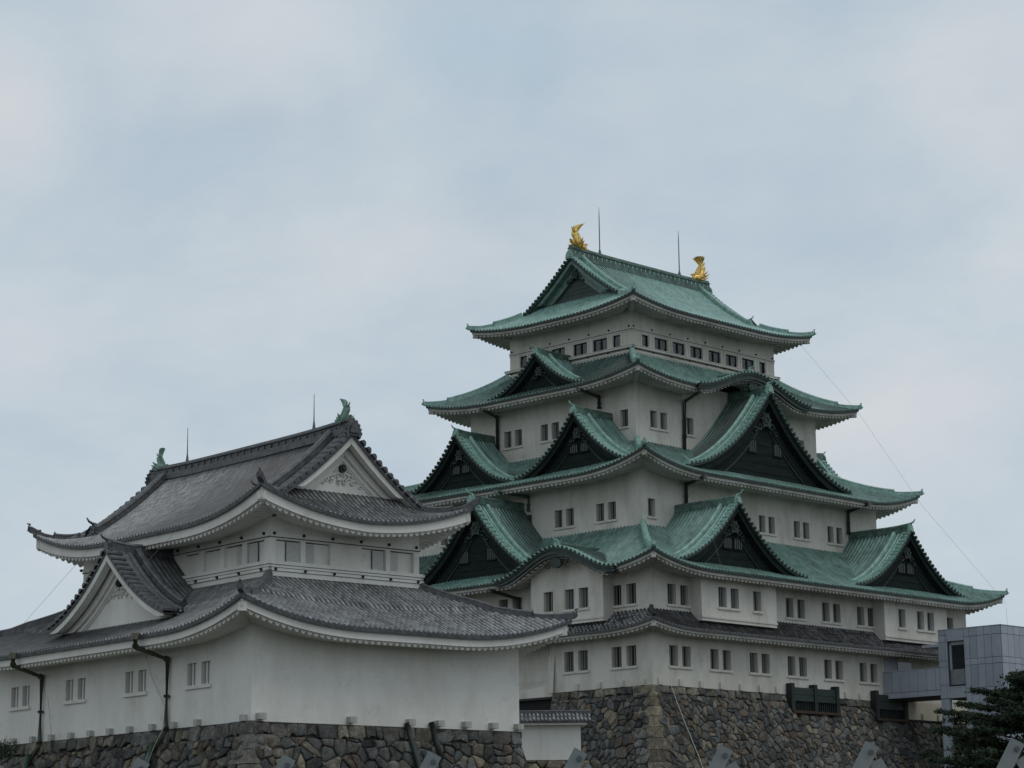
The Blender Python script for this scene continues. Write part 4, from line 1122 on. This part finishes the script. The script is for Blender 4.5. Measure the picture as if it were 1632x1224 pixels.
# upper storey
UA, UB = 3.69, 6.996; z0_, z1_ = 12.55, 15.9; ho, hc = 13.62, 14.47
opR = [(3.07, 4.25), (4.47, 5.68), (7.22, 8.43), (8.66, 9.86)]
opL = [(3.28, 4.48), (4.8, 6.08), (6.32, 7.55), (7.86, 9.0)]; opL += [(2*TY-b, 2*TY-a) for a, b in opL]
uw = MB()
for k in range(4):
    X, Y = (UA, UB) if k % 2 == 0 else (UB, UA); T = sideT(TX, TY, k)
    HH = [(RT(a), RT(b), ho, hc) for a, b in opR] if k % 2 == 0 else [(LT(b), LT(a), ho, hc) for a, b in opL]
    wall_side(uw, T, -X, X, Y, z0_, z1_, HH)
    for a, b, c, d in HH:
        uw.box(a, b, Y-.22, Y-.16, c, d, 0, T)
        uw.quad(T(a, Y, c), T(a, Y-.2, c), T(a, Y-.2, d), T(a, Y, d)); uw.quad(T(b, Y-.2, c), T(b, Y, c), T(b, Y, d), T(b, Y-.2, d))
        uw.quad(T(a, Y, c), T(b, Y, c), T(b, Y-.2, c), T(a, Y-.2, c)); uw.quad(T(a, Y-.2, d), T(b, Y-.2, d), T(b, Y, d), T(a, Y, d))
        uw.box(a, b, Y-.15, Y-.146, d-.03, d, 1, T)
    for za_, zb_, o_ in ((14.55, 14.75, .03), (13.47, 13.60, .16), (13.36, 13.45, .12), (13.22, 13.33, .14), (13.02, 13.2, .09)):
        uw.box(-X-o_, X+o_, Y-.02, Y+o_+.001*k, za_, zb_, 0, T)
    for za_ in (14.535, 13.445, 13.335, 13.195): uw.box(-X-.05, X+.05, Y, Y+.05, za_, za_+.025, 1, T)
uwall = uw.build('wall', ['plaster_clean', 'trim_line'], tur)
def shutter(k, a, b):
    sh = MB(); T = sideT(TX, TY, k); Y = UB if k % 2 == 0 else UA
    n = 17
    sh.box(a, b, Y-.14, Y-.11, ho+.01, hc-.05, 1, T)
    for i in range(n): z = ho+.02+(hc-ho-.07)*i/n; sh.box(a+.02, b-.02, Y-.11, Y-.075, z, z+.032, 0, T)
    sh.build('shutter', ['bar_white', 'trim_line'], uwall)
for a, b in ((3.60, 4.14), (4.50, 4.95), (7.80, 8.34), (8.69, 9.12)): shutter(0, RT(a), RT(b))
for a, b in ((3.83, 4.43), (4.86, 5.3), (13.4, 13.9), (15.4, 15.9)): shutter(1, LT(b), LT(a))
for k, xs_ in ((0, [RT(2.95+1.403*i) for i in range(6)]), (1, [LT(3.23+1.53*i) for i in range(10)])):
    Y = UB if k == 0 else UA
    studs(uwall, TX, TY, k, xs_, Y+.03, 14.69, .065); studs(uwall, TX, TY, k, xs_, Y+.14, 13.28, .06)
tr2 = irimoya(tur, TX, TY, 'v', 8.66, 5.27, 7.35, 3.6, 19.0, 15.28, 1.05, 6.0, .42, D, (3.69, 6.996), ov=.55, eave='plaster_clean', fh=.40, sc_p=.29, sc_a=.12, rise=.10, ridge=(.15, .26, .5), relief=True, gs=.85, rh=.5)
tr1 = skirt(tur, TX, TY, UA, UB, 8.0, 11.45, 13.02, 10.78, .95, 6.0, .3, D, (6.45, 9.913), eave='plaster_clean', fh=.34, sc_p=.29, sc_a=.11, rise=.08, ridge=(.14, .24, .46), step=.10)
gable(tr1, sideT(TX, TY, 1), 0, 6.75, 3.6, 4.35, 11.72, 14.55, .55, D, .8, False, relief=True, rhs=.36)
pipe(tur, [(-1.70, 5.3, 10.62), (-1.66, 5.34, 10.22), (-.12, 5.5, 9.85), (-.12, 5.55, 7.15), (-.5, 5.9, 6.35)], .10, 'pipe', label='mottled copper drainpipe nearer the corner')
pipe(tur, [(-1.70, 14.7, 10.62), (-1.66, 14.75, 10.22), (-.12, 15.1, 9.85), (-.12, 15.15, 7.1), (-.5, 15.4, 6.35)], .10, 'pipe', label='mottled copper drainpipe at the far left')
for y_ in (5.9, 15.4):
    p = MB(); p.tube([(-.44, y_-.08, 6.7), (-.62, y_+.1, 6.0), (-1.5, y_+.55, 3.6), (-2.2, y_+.9, 1.5)], .115, 9, 0); p.tube([(-.66, y_+.12, 5.95), (-.70, y_+.14, 5.82)], .15, 9, 0)
    p.build('drainpipe', ['pipe_green'], tur, 'bright green lower length of drainpipe crossing the stone base')
rod(TX, 5.15, 19.4, 21.0, tur, .02); rod(TX, 14.6, 19.4, 21.05, tur, .02)
fish('roof_fish', tur, TX, 3.0, 19.35, 1, .48, 'bronze', 'green bronze fish over the near gable of the turret', 'v', .25)
fish('roof_fish', tur, TX, 16.8, 19.35, -1, .46, 'bronze', 'green bronze fish at the far end of the turret ridge', 'v', .25)
cable([(1.3, 13.9, 15.2), (-1.2, 16.2, 11.3)], tur, .006)
cable([(1.2, 7.0, 15.2), (-1.0, 8.6, 12.2)], tur, .006, 'cable')
cable([(-.2, 7.2, 10.6), (-.1, 6.6, 9.2), (-.1, 5.7, 8.1)], tur, .008)
cable([(-.1, 14.6, 9.0), (-.1, 14.2, 7.3)], tur, .008)
cable([(-.22, 5.4, 7.4), (-.5, 5.7, 6.6), (-1.1, 6.2, 4.5)], tur, .011, 'hose')
tramp = rampart('stone_rampart', 'low dark stone base of large rough blocks under the corner turret', 'stone wall', TL, UT, TX, TY, 6.47, 9.93, 7.22, 0, 3.2, .37, (0, 1), bat=(.22, .015), quoin=.75, qcol=[(.17, .165, .15), (.14, .14, .13), (.19, .175, .15)])
for u in (7.1, 8.3):
    bp = MB()
    L_ = 7.35 if u < 8 else 7.42
    bp.tube([(u, -.12, L_), (u+.05, -.25, 6.9), (u+.25, -.9, 5.0), (u+.3, -1.6, 2)] if u < 8 else [(u, -.12, L_), (u+.1, -.3, 6.7), (u+.22, -.5, 6.0)], .11, 8, 0)
    bp.build('drainpipe', ['pipe_black'], tur, 'black pipe running down the stone base')

# ================================================================== roofed wall between turret and keep
rw = thing('roofed_wall', 'small white wall with grey tiled coping between the turret base and the keep base', 'wall', (0, 118, 0), radians(2))
def PXZ(px, py, Y=118.0): return None
a = MB(); a.box(-1.2, 3.25, -.15, .15, 7.25, 9.0, 0); a.build('wall', ['plaster_clean'], rw)
a = MB()
for k, sg in ((0, -1), (1, 1)):
    T = (lambda x, y, z, sg=sg: (x, sg*y, z))
    roof_side(a, T, -1.4, 3.75, lambda x: .04, .62, lambda x, y: 9.62-y*.72, .2, .05, 3, .08)
a.build('coping', ['tile_small', 'tile_edge'], rw)
a = MB(); a.sweep([(-1.4, 0, 9.58), (3.7, 0, 9.58)], RIDGE(.1, .16), 0); a.build('ridge', ['tile_edge'], rw)
a = MB(); a.box(-1.3, 3.55, -.5, .5, 8.98, 9.10, 0); a.build('eave', ['plaster_clean'], rw)
a = MB(); a.tube([(3.45, -.3, 9.45), (3.75, -.45, 9.2), (4.1, -.55, 9.0)], .04, 6, 0); a.build('end_trim', ['tile_edge'], rw)
sw = SMB()
for poly in voronoi_cells(-1.6, 4.2, 3.0, 7.22, .55): sw.stone(poly, lambda x, z, d: (x, -.25-(7.2-z)*.1-d, z), pick([(.26, .23, .17), (.22, .20, .15)]))
sw.build('footing', ['stone'], rw)
a = MB(); a.box(-1.6, 4.2, -.1, 1.0, 0, 7.2, 0); a.build('footing_core', ['joint'], rw)

# ================================================================== lift tower and footbridge
lt = thing('lift_tower', 'modern grey panelled lift tower with a footbridge reaching the keep', 'tower', (8.8013, 149.2108, 0), UK)
tw_ = MB(); TU0, TU1, TV0, TV1, ZT = 25.1, 32.5, -4.85, -9.99, 18.13
# body faces with panel joints as real grooves: panels 2 cm proud of a dark core
def panels_u(mb, u, v0, v1, z0, z1, vs, zs, gap=.03, hole=None, face=-1):
    V = [v0]+vs+[v1]; Z = [z0]+zs+[z1]
    for i in range(len(V)-1):
        for j in range(len(Z)-1):
            a, b = sorted((V[i], V[i+1]))
            if hole and any(h[0]-.01 <= a and b <= h[1]+.01 and h[2]-.01 <= Z[j] and Z[j+1] <= h[3]+.01 for h in hole): continue
            x0, x1 = (u-.05, u) if face < 0 else (u, u+.05)
            mb.box(x0-random.uniform(0, .004), x1, a+gap/2, b-gap/2, Z[j]+gap/2, Z[j+1]-gap/2, random.choice((0, 0, 2, 3)))
# left face
hl = [(-6.97, -5.6, 14.28, 17.3)]
panels_u(tw_, TU0, TV0, -5.6, 13.35, ZT, [-5.45], [14.28, 15.55, 15.98, 17.3, 17.75])
tw_.box(TU0-.05, TU0, -6.97, -5.6, 17.32, ZT, 0); tw_.box(TU0-.05, TU0, -6.97, -5.6, 13.35, 14.05, 0)
panels_u(tw_, TU0, -6.99, TV1, 0, ZT, [-7.45, -8.05, -8.65, -9.25], [2.6, 5.2, 7.8, 10.4, 11.6, 12.9, 13.95, 15.55, 15.98, 17.55])
tw_.box(TU0, TU0+.3, TV0, -5.55, 0, 13.33, 0)                      # leg
tw_.box(TU0+.02, TU0+.5, -5.6, TV0, 13.35, ZT-.02, 1); tw_.box(TU0+.02, TU1, TV1+.02, -6.99, 0, ZT-.02, 1)
tw_.box(TU0+.4, TU1, -6.99, TV0, 13.35, ZT-.03, 1)
tw_.box(TU0+.02, TU0+.5, -6.99, -5.6, 17.3, ZT-.02, 1); tw_.box(TU0+.02, TU0+.5, -6.99, -5.6, 13.35, 14.1, 1)
# right face
X_ = [TU0+.05+.75*i for i in range(1, 10)]
Vx = [TU0]+X_+[TU1]
for i in range(len(Vx)-1):
    for z0, z1 in ((0, 2.6), (2.6, 5.2), (5.2, 7.8), (7.8, 10.4), (10.4, 11.6), (11.6, 12.9), (12.9, 13.95), (13.95, 15.55), (15.55, 15.98), (15.98, 17.55), (17.55, ZT)):
        tw_.box(Vx[i]+.015, Vx[i+1]-.015, TV1-.05, TV1, z0+.015, z1-.015, random.choice((0, 0, 2, 3)))
tw_.box(TU0-.08, TU1+.08, TV1-.08, TV0, ZT, ZT+.05, 0)
tw_.build('tower_body', ['panel', 'panel_gap', 'panel_b', 'panel_c'], lt)
wd = MB(); wd.box(TU0+.28, TU0+.32, -6.97, -5.6, 15.35, 17.3, 0); wd.box(TU0+.2, TU0+.25, -6.97, -5.6, 14.28, 15.35, 2)
wd.box(TU0-.06, TU0+.2, -6.97, -5.6, 14.06, 14.16, 1); wd.box(TU0+.2, TU0+.3, -6.97, -5.6, 17.05, 17.3, 1); wd.box(TU0+.2, TU0+.36, -5.75, -5.6, 14.28, 17.3, 1)
wd.build('window', ['glass', 'panel', 'metal'], lt)
br = MB()
vs = [-.75*i for i in range(1, 7)]
panels_u(br, TU0, 0, TV0, 14.0, 15.5, vs, [])
panels_u(br, TU0, 0, TV0, 13.6, 14.0, [vs[1], vs[3]], [])
br.box(TU0+.02, TU0+.2, TV0, .0, 13.58, 15.48, 1); br.box(TU0-.06, TU0+.24, TV0, .0, 15.5, 15.56, 0)
br.box(TU0+.2, TU0+3.2, TV0, 0, 13.55, 13.9, 1); br.box(TU0+3.0, TU0+3.2, TV0, 0, 13.9, 15.5, 0)
br.box(TU0-.1, TU0+3.4, -4.9, -3.5, 17.0, 17.2, 0)
br.build('footbridge', ['panel', 'panel_gap', 'panel_b', 'panel_c'], lt)
dr = MB(); dr.box(25.3, 26.6, -.06, .02, 13.9, 16.55, 0); dr.box(26.9, 28.6, -.05, .02, 13.9, 16.4, 1); dr.box(28.6, 32.5, -.04, .02, 13.9, 16.3, 2)
dr.build('doorway', ['panel', 'glass', 'cream'], lt)

# ================================================================== foreground posts
def post_proto():
    t = thing('metal_post', '', 'post', (0, 0, 0))
    a = MB()
    def plate(dx, y0, y1, w, m):   # flat bar leaning sideways, top end cut square to its length
        d = Vector((-dx, 0, -1)).normalized(); n_ = Vector((d.z, 0, -d.x))
        top = Vector((0, 0, .05)) if dx > 0 else Vector((.012, 0, -.02))
        A = top+n_*w/2-d*.0; B = top-n_*w/2
        p = [A, B, B+d*2.3, A+d*2.3]
        a_, b_ = [tuple(q+Vector((0, y0, 0))) for q in p], [tuple(q+Vector((0, y1, 0))) for q in p]
        mbx = MB(); mbx.poly(a_); mbx.poly(b_[::-1])
        for i in range(4): j = (i+1) % 4; mbx.quad(a_[i], a_[j], b_[j], b_[i])
        return mbx
    f = plate(.55, -.010, -.003, .062, 0).build('front_bar', ['metal'], t)
    bmod = f.modifiers.new('bevel', 'BEVEL'); bmod.width = .002
    plate(-.55, .003, .010, .058, 0).build('rear_bar', ['metal'], t)
    c = MB(); c.tube([(-.008, -.020, .017), (-.008, .018, .017)], .011, 12, 0); c.build('bolt', ['rod'], t)
    return t
pp = post_proto()
from_left = ['leftmost of the grey leaning metal post tops, cut off by the left edge', 'metal post top in front of the turret base beside the nearer copper drainpipe', 'metal post top in front of the near corner stones of the turret base',
             'metal post top beside the black pipes on the turret base', 'metal post top in front of the right end of the small white roofed wall', 'metal post top in front of the keep base, just right of the pale rope', 'metal post top in front of the keep base below the footbridge end', 'rightmost metal post top, in front of the dark tree']
PX = [(-2, 1213), (228, 1216), (457, 1212), (684, 1209), (914, 1207), (1144, 1201), (1375, 1199), (1606, 1198)]
DPO = 10.0
for i, (px, py) in enumerate(PX):
    if i == 0: t = pp
    else:
        t = pp.copy(); col.objects.link(t)
        for ch in list(pp.children):
            c_ = ch.copy(); col.objects.link(c_); c_.parent = t
    t.location = (-2.210+.6213*i, DPO, 2.040+.0065*i); t['label'] = from_left[i]; t['group'] = 'row of metal posts in the foreground'

# ================================================================== tree and shrub
def foliage(name, parent, blobs, n, size, seed, mat_='leaf'):
    rnd = random.Random(seed); V = []; F = []; C = []
    for (c, r, wgt) in blobs:
        k = int(n*wgt); shade = rnd.uniform(.7, 1.25)
        for _ in range(k):
            p = Vector((rnd.gauss(0, .52), rnd.gauss(0, .52), rnd.gauss(0, .55)))
            p.z -= .35*(p.x*p.x+p.y*p.y)
            q = Vector(c)+Vector((p.x*r[0], p.y*r[1], p.z*r[2]))
            s = size*rnd.uniform(.6, 1.4); nrm = (Vector((p.x, p.y, p.z*.6+.5))+Vector((rnd.gauss(0, .5), rnd.gauss(0, .5), rnd.gauss(0, .4)))).normalized()
            a = nrm.cross(Vector((rnd.gauss(0, 1), rnd.gauss(0, 1), rnd.gauss(0, 1)))).normalized(); b = nrm.cross(a)
            i = len(V); V += [tuple(q-a*s*.9), tuple(q-b*s*.28), tuple(q+a*s*.9-nrm*s*.2), tuple(q+b*s*.28)]; F.append((i, i+1, i+2, i+3))
            C.append(shade*rnd.uniform(.65, 1.4))
    me = bpy.data.meshes.new(name); me.from_pydata(V, [], F); me.materials.append(M[mat_])
    ca = me.color_attributes.new('leaf', 'FLOAT_COLOR', 'CORNER'); d = []
    for c in C: d += [c, c, c*.95, 1]*4
    ca.data.foreach_set('color', d)
    o = bpy.data.objects.new(name, me); col.objects.link(o); o.parent = parent; return o
TD = 62.0
tree = thing('tree', 'dark green spreading tree in front of the grey lift tower at the right edge', 'tree', (14.35, TD, .25))
tk = MB(); rnd = random.Random(5); blobs = []
tk.tube([(0, 0, 0), (.05, 0, 1.5), (-.05, .1, 3.0), (.1, 0, 4.5), (.1, 0, 6.0)], [.28, .24, .2, .13, .05], 9, 0)
def crown_r(z): return 3.25 if z < 4.9 else 3.25*max(0, (6.75-z)/1.85)**.75
for i in range(210):
    an = rnd.uniform(0, 2*pi); z = rnd.uniform(1.9, 6.55); rr = crown_r(z)*rnd.uniform(.55, 1.08)
    d = Vector((cos(an), sin(an), 0)); p = d*rr+Vector((0, 0, z))
    tk.tube([(0, 0, z-.7), tuple(d*rr*.5+Vector((0, 0, z-.25))), tuple(p)], [.05, .03, .012], 5, 0)
    nsp = rnd.randint(3, 5)
    for k in range(nsp):        # flat sprays along the outer half of the limb, each ending in a drooping tip
        q = d*rr*(.5+.5*(k+.5)/nsp)+Vector((rnd.gauss(0, .22), rnd.gauss(0, .22), z-.2+.25*k/nsp+rnd.gauss(0, .06)))
        blobs.append((tuple(q), (rnd.uniform(.22, .42), rnd.uniform(.22, .42), rnd.uniform(.05, .11)), 1/700))
for (x, z) in ((-3.15, 5.45), (-3.3, 4.95), (-3.0, 5.0), (-2.2, 6.0), (-1.85, 5.75), (-1.2, 6.3), (-.4, 6.25), (.35, 6.75), (-3.4, 4.2), (-3.2, 3.6), (-2.6, 5.65)):
    tk.tube([(x*.3, -.2, z-.5), (x*.75, -.4, z-.12), (x, -.5, z)], [.035, .02, .008], 5, 0)
    for k in range(5): f_ = k/4; blobs.append(((x*(.68+.34*f_), -.5+rnd.gauss(0, .1), z-.14*(1-f_)), (.26-.12*f_, .2, .055), .0022-.0012*f_))
tk.build('trunk', ['bark'], tree)
foliage('crown', tree, blobs, 95000, .07, 3)
sb = thing('shrub', 'dark shrub in shade at the foot of the turret wall at the left edge', 'shrub', (-16.8, 76.0, 0))
tk = MB(); tk.tube([(0, 0, 0), (.1, 0, 3), (0, 0, 5.4)], [.12, .08, .02], 6, 0)
bl = []
rnd = random.Random(9)
for i in range(26):
    an = rnd.uniform(0, 2*pi); z = rnd.uniform(3.2, 5.85); rr = 1.2*sqrt(rnd.random())*(1 if z < 5.2 else .6); bl.append(((rr*cos(an), rr*sin(an), z), (.4, .4, .22), 1/26)); tk.tube([(0, 0, z-.5), (rr*cos(an), rr*sin(an), z)], [.03, .01], 4, 0)
tk.build('stem', ['bark'], sb); foliage('foliage', sb, bl, 14000, .06, 4)

# ================================================================== ground
gm = MB(); gm.quad((-3000, -600, 0), (3000, -600, 0), (3000, 4000, 0), (-3000, 4000, 0))
gr = gm.build('ground', ['grass']); gr['kind'] = 'structure'
